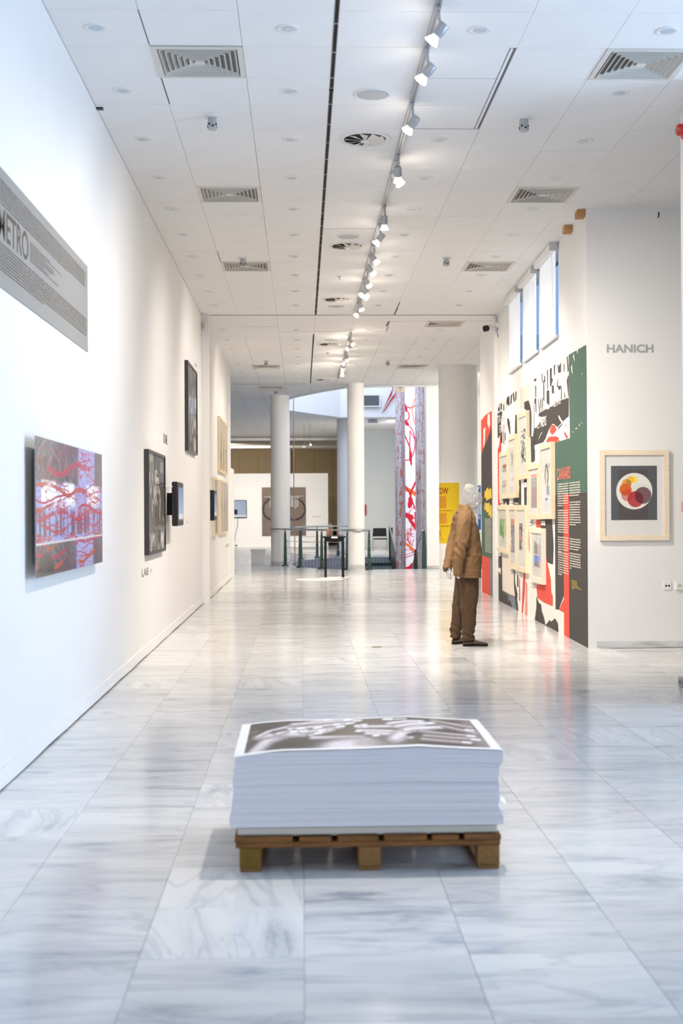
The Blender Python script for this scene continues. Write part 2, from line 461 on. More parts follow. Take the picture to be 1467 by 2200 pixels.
# floor: slab, then every marble tile near enough to be told apart
TS = 0.515
fl = MB()
rect(fl, -1.75, 9.2, -5.2, 14.3, -0.004, 0)
holed(fl, [(-8.2, 14.3), (9.2, 14.3), (9.2, 63), (-8.2, 63)], FHOLE, 0.0, 0)
fl.add([(-8.2, 14.3, 0), (9.2, 14.3, 0), (9.2, 14.3, -0.004), (-8.2, 14.3, -0.004)], [(0, 1, 2, 3)], 0)
floor = struct('floor', fl, MARBLE_FAR)
tile_me = None
nt = 0
for j in range(-2, 20):
    y0 = 4.0 + TS * j
    for k in range(-3, 8):
        x0 = k * TS
        if x0 > 0.30 * (y0 + TS) + 0.05 or x0 + TS < -0.24 * (y0 + TS) - 0.05: continue
        if y0 > 12.2 and x0 + TS > 3.1: continue
        xa = max(x0, XL + 0.006)
        w = x0 + TS - xa
        full_tile = abs(w - TS) < 1e-6
        if full_tile and tile_me:
            o = bpy.data.objects.new('marble_tile', tile_me); COL.objects.link(o); o.parent = floor
        else:
            g = 0.0008
            t = MB(); d = 0.0008
            X0, X1, Y0, Y1 = g, w - g, g, TS - g
            t.add([(X0, Y0, -0.004), (X1, Y0, -0.004), (X1, Y1, -0.004), (X0, Y1, -0.004), (X0, Y0, -d), (X1, Y0, -d), (X1, Y1, -d), (X0, Y1, -d),
                   (X0 + d, Y0 + d, 0), (X1 - d, Y0 + d, 0), (X1 - d, Y1 - d, 0), (X0 + d, Y1 - d, 0)],
                  [(0, 1, 5, 4), (1, 2, 6, 5), (2, 3, 7, 6), (3, 0, 4, 7), (4, 5, 9, 8), (5, 6, 10, 9), (6, 7, 11, 10), (7, 4, 8, 11), (8, 9, 10, 11)])
            o = t.build('marble_tile', MARBLE, floor)
            if full_tile: tile_me = o.data
        o.location = (xa, y0, 0.0)
        nt += 1
struct('trim_1', MB().box(-1.40, 3.0, YG - 0.006, YG + 0.006, 0.0, 0.0012), mat('dark_joint_strip', (0.12, 0.11, 0.10), 0.5, 0.3))

# ceiling: plenum face, far panels as material, near panels one by one
ce = MB()
rect(ce, -1.75, 3.9, 7.15, 13.1, HC + 0.014, 1)
rect(ce, -1.75, 3.2, 13.1, 22.3, HC + 0.014, 1)
rect(ce, 3.86, 9.2, 7.2, 13.1, HC, 0)
rect(ce, -1.75, 9.2, -5.2, 7.2, HC, 0)
holed(ce, [(-8.2, 22.3), (9.2, 22.3), (9.2, 63), (-8.2, 63)], CHOLE, HC, 0)
ceiling = struct('ceiling', ce, [CEIL_FAR, CEILB])
CX = [XL + 0.002, -0.97, -0.37, 0.23, 0.83, 1.43, 2.03, 2.63, 3.23, 3.83]
VENTS = {(1, 1), (1, 7), (1, 13), (6, 1), (6, 7), (6, 13)}
CUT = {}                                              # (column, row): extra gaps left, right, near, far and drop
for r in range(-1, 20):
    CUT[(2, r)] = [0, 0.016, 0, 0, 0]; CUT[(3, r)] = [0.016, 0, 0, 0, 0]
def cut(col, row, **k):
    b = CUT.setdefault((col, row), [0, 0, 0, 0, 0])
    for i, nme in enumerate(('l', 'r', 'n', 'f', 'd')): b[i] += k.get(nme, 0)
cut(4, 1, r=0.045, f=0.004); cut(4, 2, r=0.045, n=0.008, f=0.006); cut(4, 3, r=0.045, f=0.022)
cut(3, 9, f=0.028); cut(1, 0, f=0.012); cut(1, 1, l=0.01); cut(1, 2, l=0.008); cut(0, 0, r=0.006); cut(5, 19, l=0.03); cut(5, 18, l=0.02)
cut(0, 2, f=0.004); cut(1, 12, l=0.008); cut(1, 14, n=0.004)
ROWS = [(7.80 + 0.6 * j, j) for j in range(-1, 20)] + [(19.88 + 0.6 * j, 20 + j) for j in range(4)]
cut(1, 21, f=0.03); cut(2, 22, f=0.035); cut(3, 22, f=0.04); cut(4, 22, f=0.03); cut(5, 21, n=0.03); cut(4, 21, r=0.04); cut(5, 22, l=0.02); cut(6, 20, f=0.03); cut(3, 21, n=0.012); cut(7, 20, f=0.04)
std = None
for y0, r in ROWS:
    for c in range(len(CX) - 1):
        if (c, r) in VENTS or (c, r) == (6, 21): continue
        if y0 > 12.7 and c > 7: continue
        x0, x1 = CX[c], CX[c + 1]
        if y0 > 12.7 and c == 7: x1 = 3.12
        L, R_, N_, F_, D_ = CUT.get((c, r), (0, 0, 0, 0, 0))
        g = 0.0014
        plain = (L, R_, N_, F_) == (0, 0, 0, 0) and abs(x1 - x0 - 0.6) < 1e-4
        dz = -random.random() * 0.0015 - D_
        if plain and std:
            o = bpy.data.objects.new('ceiling_tile', std); COL.objects.link(o); o.parent = ceiling
        else:
            o = MB().box(g + L, x1 - x0 - g - R_, g + N_, 0.6 - g - F_, 0, 0.013).build('ceiling_tile', CEILM, ceiling)
            if plain: std = o.data
        o.location = (x0, y0, HC + dz)
# white edge angle of the lifted panels
struct('trim_2', MB().box(1.392, 1.41, 8.42, 10.17, HC - 0.001, HC + 0.012), CEILM)
# joint rail across the ceiling between the two sections
struct('trim_3', MB().box(-1.40, 3.0, YG + 0.055, YG + 0.085, HC - 0.004, HC + 0.01), GREY)

# walls
struct('wall_left', MB().box(XL - 0.2, XL, -5.2, 14.74, 0, HC + 0.02).box(XL - 0.2, XL, 14.746, 19.74, 0, HC + 0.02).box(XL - 0.2, XL - 0.004, 14.70, 14.80, 0, HC), WALL)
struct('trim_4', MB().box(-1.72, -1.415, 19.745, 19.905, 0, HC + 0.02), WALL)
struct('wall_left_back', MB().box(-1.72, -1.50, 19.91, 27.3, 0, HC + 0.02), WALL)
struct('trim_5', MB().box(-1.64, -1.486, 27.32, 28.35, 0, 2.33), WALL)
# wavy old skirting boards on the left, standing a little off the floor
def skirting(name, x, y0, y1, h, seed):
    rr = random.Random(seed); mb = MB(); n = int((y1 - y0) / 0.3); vs = []; fs = []
    for i in range(n + 1):
        y = y0 + (y1 - y0) * i / n
        b = 0.008 + 0.010 * mnoise.noise(Vector((y * 0.8, seed, 0))) + 0.004; t = h + 0.008 * mnoise.noise(Vector((y * 0.7, seed + 5, 0)))
        d = 0.018 + 0.008 * mnoise.noise(Vector((y * 1.1, seed + 9, 0)))
        vs += [(x, y, b), (x + d, y, b), (x + d * 0.8, y, t), (x, y, t)]
    for i in range(n):
        a, c = 4 * i, 4 * i + 4
        fs += [(a, a + 1, c + 1, c), (a + 1, a + 2, c + 2, c + 1), (a + 2, a + 3, c + 3, c + 2), (a + 3, a, c, c + 3)]
    fs += [(0, 1, 2, 3), (4 * n, 4 * n + 3, 4 * n + 2, 4 * n + 1)]
    mb.add(vs, fs, 0); mb.box(x, x + 0.006, y0, y1, 0, 0.02, 1)
    return struct(name, mb, [WALL, DARK])
skirting('baseboard_left', XL, -5.0, 18.15, 0.098, 3)
skirting('baseboard_left_end', XL, 18.25, 19.72, 0.085, 8)
skirting('baseboard_left_back', -1.50, 19.95, 27.25, 0.09, 5)

RWA = math.atan2(0.99970354, 0.02434808)
def rw(u, off=0.0): return (2.88 + 0.02434808 * u - 0.99970354 * off, 12.87 + 0.99970354 * u + 0.02434808 * off)
RWROT = RWA - PI                                        # local x towards the viewer's right, local y into the wall
wr = MB()
us = [0.0, 1.60, 2.72, 2.98, 4.10, 4.37, 5.49, 9.35]
wr.box(0.008, 9.35, -0.10, 0, 0, 3.36).box(0.008, 9.35, -0.10, 0, 4.36, HC + 0.02)
for a, b in ((0.008, 1.60), (2.72, 2.98), (4.10, 4.37), (5.49, 9.35)): wr.box(a, b, -0.10, 0, 3.36, 4.36)
struct('wall_right', wr, WALL, loc=(2.88, 12.87, 0), rotz=RWA)
struct('trim_6', MB().box(7.0, 7.1, 0.0, 0.045, 0, HC), WALL, loc=(2.88, 12.87, 0), rotz=RWA)
struct('wall_front_right', MB().box(2.8815, 2.9005, 12.87, 12.895, 0, HC + 0.02).box(2.90, 9.2, 12.87, 13.12, 0, HC + 0.02), WALL)
struct('baseboard_right', MB().box(2.962, 9.0, 12.852, 12.869, 0, 0.066), SKIRT)
struct('trim_7', MB().box(2.905, 9.0, 8.9, 9.73, 0, HC + 0.02), WALL)
# outer shell behind and beside the camera, with its glazing openings
struct('wall_rear', MB().box(-1.75, 9.2, -5.3, -5.0, 0, 0.4).box(-1.75, 9.2, -5.3, -5.0, 4.0, HC + 0.02).box(-1.75, -1.4, -5.3, -5.0, 0.4, 4.0).box(3.1, 9.2, -5.3, -5.0, 0.4, 4.0), WALL)
struct('wall_right_outer', MB().box(9.0, 9.2, -5.2, 13.0, 0, 0.35).box(9.0, 9.2, -5.2, 13.0, 3.7, HC + 0.02).box(9.0, 9.2, -5.2, 4.4, 0.35, 3.7).box(9.0, 9.2, 8.8, 13.0, 0.35, 3.7), WALL)
struct('wall_right_far', MB().box(7.0, 7.2, 22.3, 63, 0, HC + 0.02), WALL)
# far rooms
struct('wall_side_room_front', MB().box(3.16, 7.2, 22.24, 22.36, 0, HC + 0.02), WALL)
BROWN = mat('brown_wall_panels', srgb(120, 106, 84), 0.8, var=0.05, scale=2)
wb = MB().box(-8.2, 9.2, 62.2, 62.4, 0, HC + 0.02)
for i in range(14):
    wb.box(-6.6 + i * 0.9 + 0.006, -6.6 + (i + 1) * 0.9 - 0.006, 62.16, 62.2, 0, HC - 0.06)
struct('wall_back', wb, BROWN)
struct('wall_far_left', MB().box(-8.2, -8.0, 28, 63, 0, HC + 0.02).box(-8.2, -1.72, 27.6, 27.8, 0, HC + 0.02), WALL)
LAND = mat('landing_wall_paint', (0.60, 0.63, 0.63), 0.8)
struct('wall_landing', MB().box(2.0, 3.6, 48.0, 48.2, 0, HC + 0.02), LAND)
struct('wall_stairwell_side', MB().box(3.64, 3.76, 31.6, 48.2, -3.0, 8.6), WALL)
struct('wall_side_room', MB().box(3.78, 7.0, 33.5, 33.7, 0, HC + 0.02), WALL)
struct('trim_8', MB().box(3.03, 3.64, 31.1, 31.6, 0, HC + 0.02), WALL)
struct('baseboard_landing', MB().box(2.0, 3.6, 47.97, 47.995, 0, 0.1), SKIRT)
struct('baseboard_pier', MB().box(3.026, 3.64, 31.085, 31.099, 0, 0.075), SKIRT)
uw = MB(); ring_wall(uw, CHOLE, HC - 0.02, 8.8, 0.12)
struct('wall_stairwell_upper', uw, WALL)
STRIPE = bpy.data.materials.new('striped_stair_panels'); n_, l_, b_ = nodes_of(STRIPE)
g_ = n_.new('ShaderNodeNewGeometry'); w_ = n_.new('ShaderNodeTexWave'); w_.inputs['Scale'].default_value = 3.2; w_.inputs['Distortion'].default_value = 1.5
r_ = n_.new('ShaderNodeValToRGB'); r_.color_ramp.elements[0].color = (0.30, 0.30, 0.34, 1); r_.color_ramp.elements[1].color = (0.5, 0.5, 0.55, 1)
l_.new(g_.outputs['Position'], w_.inputs['Vector']); l_.new(w_.outputs['Fac'], r_.inputs[0]); l_.new(r_.outputs[0], b_.inputs['Base Color'])
lw = MB(); ring_wall(lw, FHOLE, -3.0, -0.006, 0.12)
struct('wall_stairwell_lower', lw, STRIPE)
struct('floor_stairwell', MB().box(-0.6, 4.0, 30.6, 39.8, -3.1, -3.0), MARBLE_FAR)
# soffits of the far room
struct('trim_9', MB().box(-8, 2.4, 52.6, 53.4, HC - 0.10, HC).box(-8, 2.4, 58.6, 59.2, HC - 0.10, HC), CEILM)
# free-standing white partition of the far room
struct('wall_partition', MB().box(-6.0, 1.06, 51.6, 51.8, 0, 2.95), WALL)
struct('baseboard_partition', MB().box(-6.0, 1.06, 51.57, 51.595, 0, 0.10), WALL)

# high windows in the right wall
SKYG = glass_mat('window_pane', (0.95, 0.98, 1.0), 0.12)
for i, (a, b) in enumerate(((1.60, 2.72), (2.98, 4.10), (4.37, 5.49))):
    f = MB(); w = 0.045
    f.box(a, b, -0.09, -0.05, 3.36, 3.36 + w).box(a, b, -0.09, -0.05, 4.36 - w, 4.36).box(a, a + w, -0.09, -0.05, 3.36 + w, 4.36 - w).box(b - w, b, -0.09, -0.05, 3.36 + w, 4.36 - w)
    wn = struct('window_%d' % (i + 1), f, mat('window_bar', (0.55, 0.58, 0.60), 0.5), loc=(2.88, 12.87, 0), rotz=RWA)
    MB().box(a + w, b - w, -0.073, -0.067, 3.36 + w, 4.36 - w).build('pane', SKYG, wn)

# round columns
def column(label, x, y, r, base=0.12, top=HC + 0.01):
    t = thing('column', label, 'column', (x, y, 0))
    MB().lathe([(r, 0.0), (r, top)], 48).build('shaft', WALL, t, smooth=True)
    if base: MB().lathe([(r + 0.006, 0.0), (r + 0.006, base), (r, base)], 48).build('plinth', SKIRT, t, smooth=True)
    return t
column('white round column at the left edge of the stairwell, behind the steel handrail', -0.555, 33.52, 0.25)
column('cream round column just right of the black table with the jars', 1.29, 30.45, 0.2, 0.14)
column('bluish white column standing beyond the stairwell, half hidden behind a nearer column', 1.42, 42.0, 0.26)
column('thick grey column wearing the yellow poster, behind the mannequin', 3.29, 26.9, 0.405, 0)
# ================================================================== things on the ceiling
def vent(label, x, y):
    t = thing('ceiling_vent', label, 'vent', (x, y, HC), 0, 'square ceiling vents')
    b = 0.292
    def sq(mb, a0, z0, a1, z1, th=0.0):
        vs = []
        for a, z in ((a0, z0), (a1, z1)): vs += [(-a, -a, z), (a, -a, z), (a, a, z), (-a, a, z)]
        mb.add(vs, [(i, (i + 1) % 4, 4 + (i + 1) % 4, 4 + i) for i in range(4)])
    fr = MB(); sq(fr, 0.299, 0.010, 0.299, -0.008); sq(fr, 0.299, -0.008, 0.262, -0.008); sq(fr, 0.262, -0.008, 0.255, 0.06)
    fr.build('frame', VENTM, t)
    for k in range(6):
        a = 0.250 - 0.037 * k
        lv = MB(); sq(lv, a, -0.013, a, -0.004); sq(lv, a, -0.004, a - 0.024, 0.026); sq(lv, a, -0.013, a + 0.003, -0.013); sq(lv, a + 0.003, -0.013, a + 0.003, -0.003); sq(lv, a + 0.003, -0.003, a - 0.022, 0.028)
        lv.build('louver', VENTM, t)
    MB().box(-0.032, 0.032, -0.032, 0.032, -0.006, 0.0).build('centre_plate', VENTM, t)
    MB().box(-0.262, 0.262, -0.262, 0.262, 0.06, 0.075).build('duct_box', mat('duct_grey', (0.05, 0.05, 0.05), 0.8), t)
    return t
v0 = vent('square white ceiling vent with a lifted corner, nearest on the left side', -0.67, 8.70)
for lab, x, y in (('second square ceiling vent from the front on the left side', -0.67, 12.30),
                  ('third square ceiling vent on the left, right behind a grey smoke detector', -0.67, 15.90),
                  ('nearest square ceiling vent on the right, cut by the picture edge', 2.33, 8.70),
                  ('square ceiling vent on the right, above the wall with two timber blocks', 2.33, 12.30),
                  ('square ceiling vent on the right, in front of the high windows', 2.33, 15.90),
                  ('square ceiling vent on the right, just beyond the dark ceiling joint', 2.33, 20.78)):
    copy_thing(v0, (x, y, HC), 0, lab)
for lab, x, y in (('small distant square vent on the left ceiling beyond the joint', -0.72, 26.9),
                  ('small distant square vent on the ceiling left of the thick grey column', 2.33, 26.9),
                  ('farthest square vent, on the bluish ceiling left of the columns', -0.72, 31.3)):
    vf = copy_thing(v0, (x, y, HC - 0.0125), 0, lab); vf.scale = (1, 1, 0.16)

def downlight(label, x, y):
    t = thing('downlight', label, 'downlight', (x, y, HC), 0, 'recessed downlights')
    MB().lathe([(0.075, 0.0), (0.075, -0.004), (0.066, -0.007), (0.052, -0.006), (0.043, -0.002)], 28).build('ring', WHITE, t, smooth=True)
    MB().lathe([(0.043, -0.003), (0.036, -0.0035), (0.0, -0.0045)], 24).build('lens', mat('pale_lens_glass', (0.50, 0.60, 0.68), 0.12), t, smooth=True)
    return t
d0 = None
rows = [('the row along the left wall', -1.275, 8.09, 10), ('the row left of the ceiling slot', -0.072, 8.09, 10), ('the row right of the lamp track', 1.14, 8.09, 10), ('the far right row', 2.333, 8.09, 10)]
for nm, x, y, n in rows:
    for i in range(n):
        yy = y + 1.2 * i
        if abs(x - 1.14) < 0.01 and i == 1: continue
        lab = 'white recessed downlight, %s from the front in %s' % (ORD[i], nm)
        if d0 is None: d0 = downlight(lab, x, yy)
        else: copy_thing(d0, (x, yy, HC), 0, lab)
for nm, x, n in (('the left row', -1.29, 7), ('the row left of the slot', -0.072, 8), ('the row right of the track', 1.13, 7), ('the right row', 2.33, 5)):
    for i in range(n):
        copy_thing(d0, (x, 21.42 + 1.235 * i, HC + 0.001), 0, 'small far downlight, %s beyond the ceiling joint in %s' % (ORD[i], nm))

def detector(label, x, y):
    t = thing('smoke_detector', label, 'detector', (x, y, HC), 0, 'can shaped ceiling detectors')
    MB().lathe([(0.055, 0.0), (0.055, -0.008), (0.045, -0.014), (0.034, -0.014)], 24).build('mounting_plate', WHITE, t, smooth=True)
    MB().lathe([(0.034, -0.012), (0.034, -0.045), (0.037, -0.05), (0.037, -0.098), (0.030, -0.105), (0.0, -0.105)], 24).build('can', GREY, t, smooth=True)
    h = MB()
    for k in range(8):
        a = k * PI / 4 + 0.2; z = -0.068 if k % 2 else -0.082
        h.lathe([(0.0085, 0.0), (0.0085, 0.003), (0, 0.003)], 10, M=Matrix.Translation((0.0355 * math.cos(a), 0.0355 * math.sin(a), z)) @ Matrix.Rotation(a, 4, 'Z') @ Matrix.Rotation(PI / 2, 4, 'Y'))
    h.build('vent_holes', DARK, t)
    return t
s0 = detector('grey can smoke detector between the two nearest left vents', -0.67, 9.88)
for lab, x, y in (('grey can detector in front of the third left vent', -0.685, 15.38), ('small far can detector above the left back wall', -0.70, 25.75),
                  ('grey can detector on the right, level with a swirl diffuser', 1.735, 9.9), ('grey can detector on the right, left of the window vent', 1.745, 15.33),
                  ('small far can detector right of the second lamp track', 1.735, 25.76), ('tiny grey can detector on the bluish ceiling by the left column', -0.62, 31.9)):
    copy_thing(s0, (x, y, HC), 0, lab)

def speaker(label, x, y):
    t = thing('ceiling_speaker', label, 'speaker', (x, y, HC), 0, 'round ceiling speakers')
    MB().lathe([(0.135, 0.0), (0.135, -0.006), (0.122, -0.010), (0.118, -0.006)], 40).build('rim', WHITE, t, smooth=True)
    MB().lathe([(0.119, -0.007), (0.06, -0.011), (0.0, -0.012)], 40).build('grille', mat('speaker_grille', (0.52, 0.53, 0.54), 0.7, bump=0.4, scale=500), t, smooth=True)
    return t
p0 = speaker('round speaker grille in the ceiling, nearest to the camera', 0.532, 9.34)
for lab, x, y in (('round speaker grille in the ceiling beside the second swirl diffuser', 0.532, 14.16), ('round speaker grille just before the dark ceiling joint', 0.525, 18.95),
                  ('small round speaker beyond the joint, nearest of the far pair', 0.54, 22.65), ('small round speaker far along the second lamp track', 0.535, 27.0)):
    copy_thing(p0, (x, y, HC), 0, lab)

def swirl(label, x, y):
    t = thing('swirl_diffuser', label, 'diffuser', (x, y, HC), 0, 'round swirl diffusers')
    MB().lathe([(0.215, 0.0), (0.215, -0.006), (0.195, -0.012), (0.175, -0.008), (0.170, -0.001)], 40).build('rim', WHITE, t, smooth=True)
    MB().lathe([(0.172, -0.0022), (0.0, -0.0022)], 40).build('dark_throat', mat('diffuser_throat', (0.07, 0.07, 0.065), 0.8), t)
    for k in range(10):
        a0 = 2 * PI * k / 10; a1 = a0 + 0.42
        b = MB(); P = lambda r, a, z: (r * math.cos(a), r * math.sin(a), z)
        b.add([P(0.03, a0, -0.016), P(0.168, a0, -0.006), P(0.168, a1, -0.024), P(0.03, a1, -0.024), P(0.03, a0, -0.014), P(0.168, a0, -0.004), P(0.168, a1, -0.022), P(0.03, a1, -0.022)],
              [(0, 1, 2, 3), (7, 6, 5, 4), (0, 4, 5, 1), (1, 5, 6, 2), (2, 6, 7, 3), (3, 7, 4, 0)])
        b.build('blade', VENTM, t)
    MB().lathe([(0.036, -0.012), (0.036, -0.026), (0.0, -0.03)], 20).build('hub', WHITE, t, smooth=True)
    return t
w0 = swirl('round swirl diffuser with radial blades, nearest to the camera', 0.532, 10.47)
for lab, x, y in (('second round swirl diffuser, behind a round speaker', 0.532, 14.68), ('third swirl diffuser, before the dark ceiling joint', 0.515, 18.37),
                  ('small swirl diffuser beyond the joint beside the far track', 0.51, 23.25), ('farthest swirl diffuser, near the cream column', 0.535, 29.44)):
    copy_thing(w0, (x, y, HC), 0, lab)

for i, (x, y, lab) in enumerate(((0.505, 16.59, 'tiny sprinkler head on the ceiling between two swirl diffusers'), (0.51, 24.47, 'tiny sprinkler head on the far ceiling by the second track'))):
    t = thing('sprinkler', lab, 'sprinkler', (x, y, HC), 0, 'ceiling sprinklers')
    MB().lathe([(0.03, 0), (0.028, -0.006), (0.008, -0.008), (0.007, -0.03), (0, -0.03)], 16).build('body', STEEL, t, smooth=True)
    MB().lathe([(0.0, -0.038), (0.017, -0.037), (0.017, -0.035), (0.006, -0.03)], 16).build('deflector', STEEL, t, smooth=True)

# dark linear slots in the ceiling, four lengths left of the track
slots = [(7.2, 9.22), (9.28, 13.30), (13.36, 17.38), (17.44, 19.74)]
for i, (a, b) in enumerate(slots):
    t = thing('slot_diffuser', 'black linear air slot in the ceiling, %s length from the front' % ORD[i], 'slot', (0.23, a, HC), 0, 'linear ceiling slots')
    MB().box(-0.015, 0.015, 0, b - a, 0.004, 0.012).build('slot_throat', DARK, t)
    MB().box(-0.0165, -0.012, 0, b - a, -0.002, 0.01).box(0.012, 0.0165, 0, b - a, -0.002, 0.01).build('edge_strips', GREY, t)
    if i == 0: t['label'] = 'black linear air slot in the ceiling, the nearest length'
    for k in range(int((b - a) / 0.5)):
        MB().box(-0.012, 0.012, 0.3 + k * 0.5, 0.31 + k * 0.5, -0.0005, 0.006).build('spacer', GREY, t)
for i, (a, b) in enumerate(((21.95, 25.6), (25.7, 30.3))):
    t = thing('slot_diffuser', ('thin dark slot on the ceiling just beyond the joint', 'thin dark slot at the far end of the ceiling')[i], 'slot', (0.22, a, HC), 0, 'linear ceiling slots')
    MB().box(-0.011, 0.011, 0, b - a, -0.003, 0.0).build('slot_throat', DARK, t)
t = thing('slot_diffuser', 'dark slot crossing the far left ceiling in front of the bluish part', 'slot', (-1.6, 30.45, HC))
MB().box(0, 1.75, -0.02, 0.02, -0.004, 0.0).build('slot_throat', mat('soft_grey_gap', (0.25, 0.24, 0.22), 0.9), t)

# lamp tracks
def track(label, x, y0, y1):
    t = thing('lamp_track', label, 'track', (x, y0, HC))
    MB().box(-0.018, 0.018, 0, y1 - y0, -0.03, 0.0).build('rail', GREY, t, bevel=0.002)
    MB().box(-0.006, 0.006, 0.02, y1 - y0 - 0.02, -0.0312, -0.03).build('contact_groove', mat('track_groove', (0.22, 0.22, 0.22), 0.5), t)
track('long grey lamp track running down the ceiling of the near hall', 0.83, -0.8, 19.6)
track('shorter grey lamp track on the ceiling beyond the joint', 0.84, 21.75, 29.0)

def track_lamp(label, x, y, d, stem=0.13, group='track lamps', light=None, cone=105, color=(1, 0.90, 0.79), spill=1.4):
    t = thing('track_lamp', label, 'lamp', (x, y, HC - 0.03), 0, group)
    d = Vector(d).normalized()
    hd = Vector((-d.x * 0.03, -d.y * 0.03, -stem))
    MB().box(-0.016, 0.016, -0.045, 0.045, -0.022, 0.0).build('adapter', GREY, t, bevel=0.003)
    MB().tube([(0, 0, -0.02), (0.004, 0, -stem * 0.5), hd], 0.006, 8).tube([(0.012, 0.01, -0.02), (0.016, 0.01, -stem * 0.6), hd], 0.003, 6).build('stem', GREY, t, smooth=True)
    M = Matrix.Translation(hd) @ d.to_track_quat('Z', 'Y').to_matrix().to_4x4()
    MB().lathe([(0.0, -0.036), (0.028, -0.036), (0.034, -0.028), (0.034, 0.040), (0.030, 0.046)], 20, M=M).build('housing', GREY, t, smooth=True)
    b = MB().lathe([(0.020, 0.046), (0.026, 0.058), (0.042, 0.086), (0.047, 0.098)], 24, M=M).build('bulb', LAMPCONE, t, smooth=True)
    MB().lathe([(0.046, 0.0985), (0.030, 0.104), (0.0, 0.106)], 24, M=M).build('bulb_face', LAMP, b, smooth=True)
    if light:
        ld = bpy.data.lights.new('lamp_beam', 'SPOT'); ld.energy = light; ld.color = color
        ld.spot_size = math.radians(cone); ld.spot_blend = 1.0; ld.shadow_soft_size = 0.045
        lo = bpy.data.objects.new('lamp_beam', ld); COL.objects.link(lo); lo.parent = t
        lo.location = hd + d * 0.125
        lo.rotation_euler = d.to_track_quat('-Z', 'Y').to_euler()
        # the glass bulb also leaks light sideways and back to the ceiling
        pd = bpy.data.lights.new('lamp_spill', 'POINT'); pd.energy = spill; pd.color = color; pd.shadow_soft_size = 0.03
        po = bpy.data.objects.new('lamp_spill', pd); COL.objects.link(po); po.parent = t; po.location = hd + d * 0.15
    return t
def aim(x, y, tx, ty, tz): return (tx - x, ty - y, tz - (HC - 0.18))
LEFT = lambda y, ty, tz: aim(0.83, y, XL, ty, tz)
RIGHT = lambda y, ty, tz: aim(0.83, y, 3.0, ty, tz)
SP = 290
lamps = [
    ('track lamp far behind the frame, throwing along the left wall', -0.3, LEFT(-0.3, 7.9, 1.7), 660, 34),
    ('track lamp above the near floor, turned to the facing wall on the right', 6.2, aim(0.83, 6.2, 3.5, 12.87, 1.8), 640, 50),
    ('track lamp out of the frame above the pallet', 5.75, aim(0.83, 5.75, 0.25, 5.35, 0.4), 400, 62),
    ('track lamp aimed at the left wall, before the first one in view', 6.6, LEFT(6.6, 7.4, 1.0), SP * 0.35, 105),
    ('nearest track lamp in view, its bright face turned down to the left', 7.66, LEFT(7.66, 8.8, 1.4), SP * 0.5, 105),
    ('second track lamp from the front, turned to the left', 8.36, LEFT(8.36, 10.2, 1.5), SP * 0.65, 105),
    ('third track lamp from the front, hanging from a thin rod', 9.48, LEFT(9.48, 12.4, 1.4), SP * 0.8, 105),
    ('left lamp of the nearest pair on one rod', 10.86, (0.1, 0.45, -0.75), SP * 1.9, 120),
    ('right lamp of the nearest pair on one rod, turned right', 11.0, RIGHT(11.0, 12.9, 1.4), SP * 0.85, 100),
    ('single lamp hanging straight down in mid track', 12.66, (0.03, 0.35, -1), SP * 2.1, 120),
    ('mid track lamp turned left, behind the straight one', 13.45, LEFT(13.45, 14.6, 1.4), SP * 0.75, 105),
    ('mid track lamp turned right, first of the close row', 14.5, RIGHT(14.5, 15.0, 1.5), SP * 0.8, 100),
    ('mid track lamp turned right, second of the close row', 15.2, RIGHT(15.2, 16.8, 1.5), SP * 0.8, 100),
    ('mid track lamp turned right, third of the close row', 16.0, RIGHT(16.0, 18.6, 1.4), SP * 0.8, 100),
    ('left lamp of the far pair on the long track', 16.75, LEFT(16.75, 17.8, 2.2), SP * 0.75, 105),
    ('right lamp of the far pair on the long track', 16.95, RIGHT(16.95, 15.2, 2.2), SP * 0.6, 100),
    ('last but one lamp on the long track', 17.85, (0.35, 0.6, -0.8), SP * 1.9, 120),
    ('last lamp on the long track, before the ceiling joint', 18.4, LEFT(18.4, 19.6, 1.3), SP * 0.6, 105),
]
for lab, y, d, e, cn in lamps: track_lamp(lab, 0.83, y, d, light=e, cone=cn)
lamps2 = [('bright lamp turned right, nearest on the far track', 21.5, RIGHT(21.5, 22.6, 1.5), 260), ('second lamp on the far track, turned left', 22.2, LEFT(22.2, 23.6, 2.1), 250),
          ('third lamp on the far track, turned right', 23.7, aim(0.84, 23.7, 1.3, 24.6, 0.0), 640), ('fourth lamp on the far track', 24.4, LEFT(24.4, 25.0, 1.6), 220),
          ('fifth lamp on the far track', 25.3, aim(0.84, 25.3, -0.45, 30.5, 1.2), 560), ('last lamp on the far track, over the black table', 26.2, aim(0.84, 26.2, 0.7, 27.3, 0.3), 480)]
for lab, y, d, e in lamps2: track_lamp(lab, 0.84, y, d, light=e, stem=0.14, spill=4, color=(1, 0.87, 0.72))
t = track_lamp('upper bulb of the hanging pair in the far room', 0.29, 44.0, (0.3, 0.1, -0.7), stem=0.62, light=700, cone=150)
t = track_lamp('lower bulb of the hanging pair in the far room', 0.09, 44.0, aim(0.09, 44.0, -1.2, 51.6, 1.5), stem=0.72, light=1500, cone=75)
t = track_lamp('single small bulb hanging at the left of the far room', -2.72, 46.0, aim(-2.7, 46, -2.6, 51.6, 1.5), stem=0.95, light=700, cone=70)

# unseen lamps added to brighten the landing wall and the brown back wall
track_lamp('unseen lamp added on the landing ceiling to brighten the landing wall', 3.2, 42.5, (-0.1, 0.9, -0.55), light=420, cone=120, color=(0.95, 0.97, 1.0), spill=8)
track_lamp('unseen lamp added behind the left wall to brighten the brown back wall', -3.6, 56.0, (0.3, 0.9, -0.45), light=1600, cone=110, color=(1, 0.88, 0.70), spill=1)
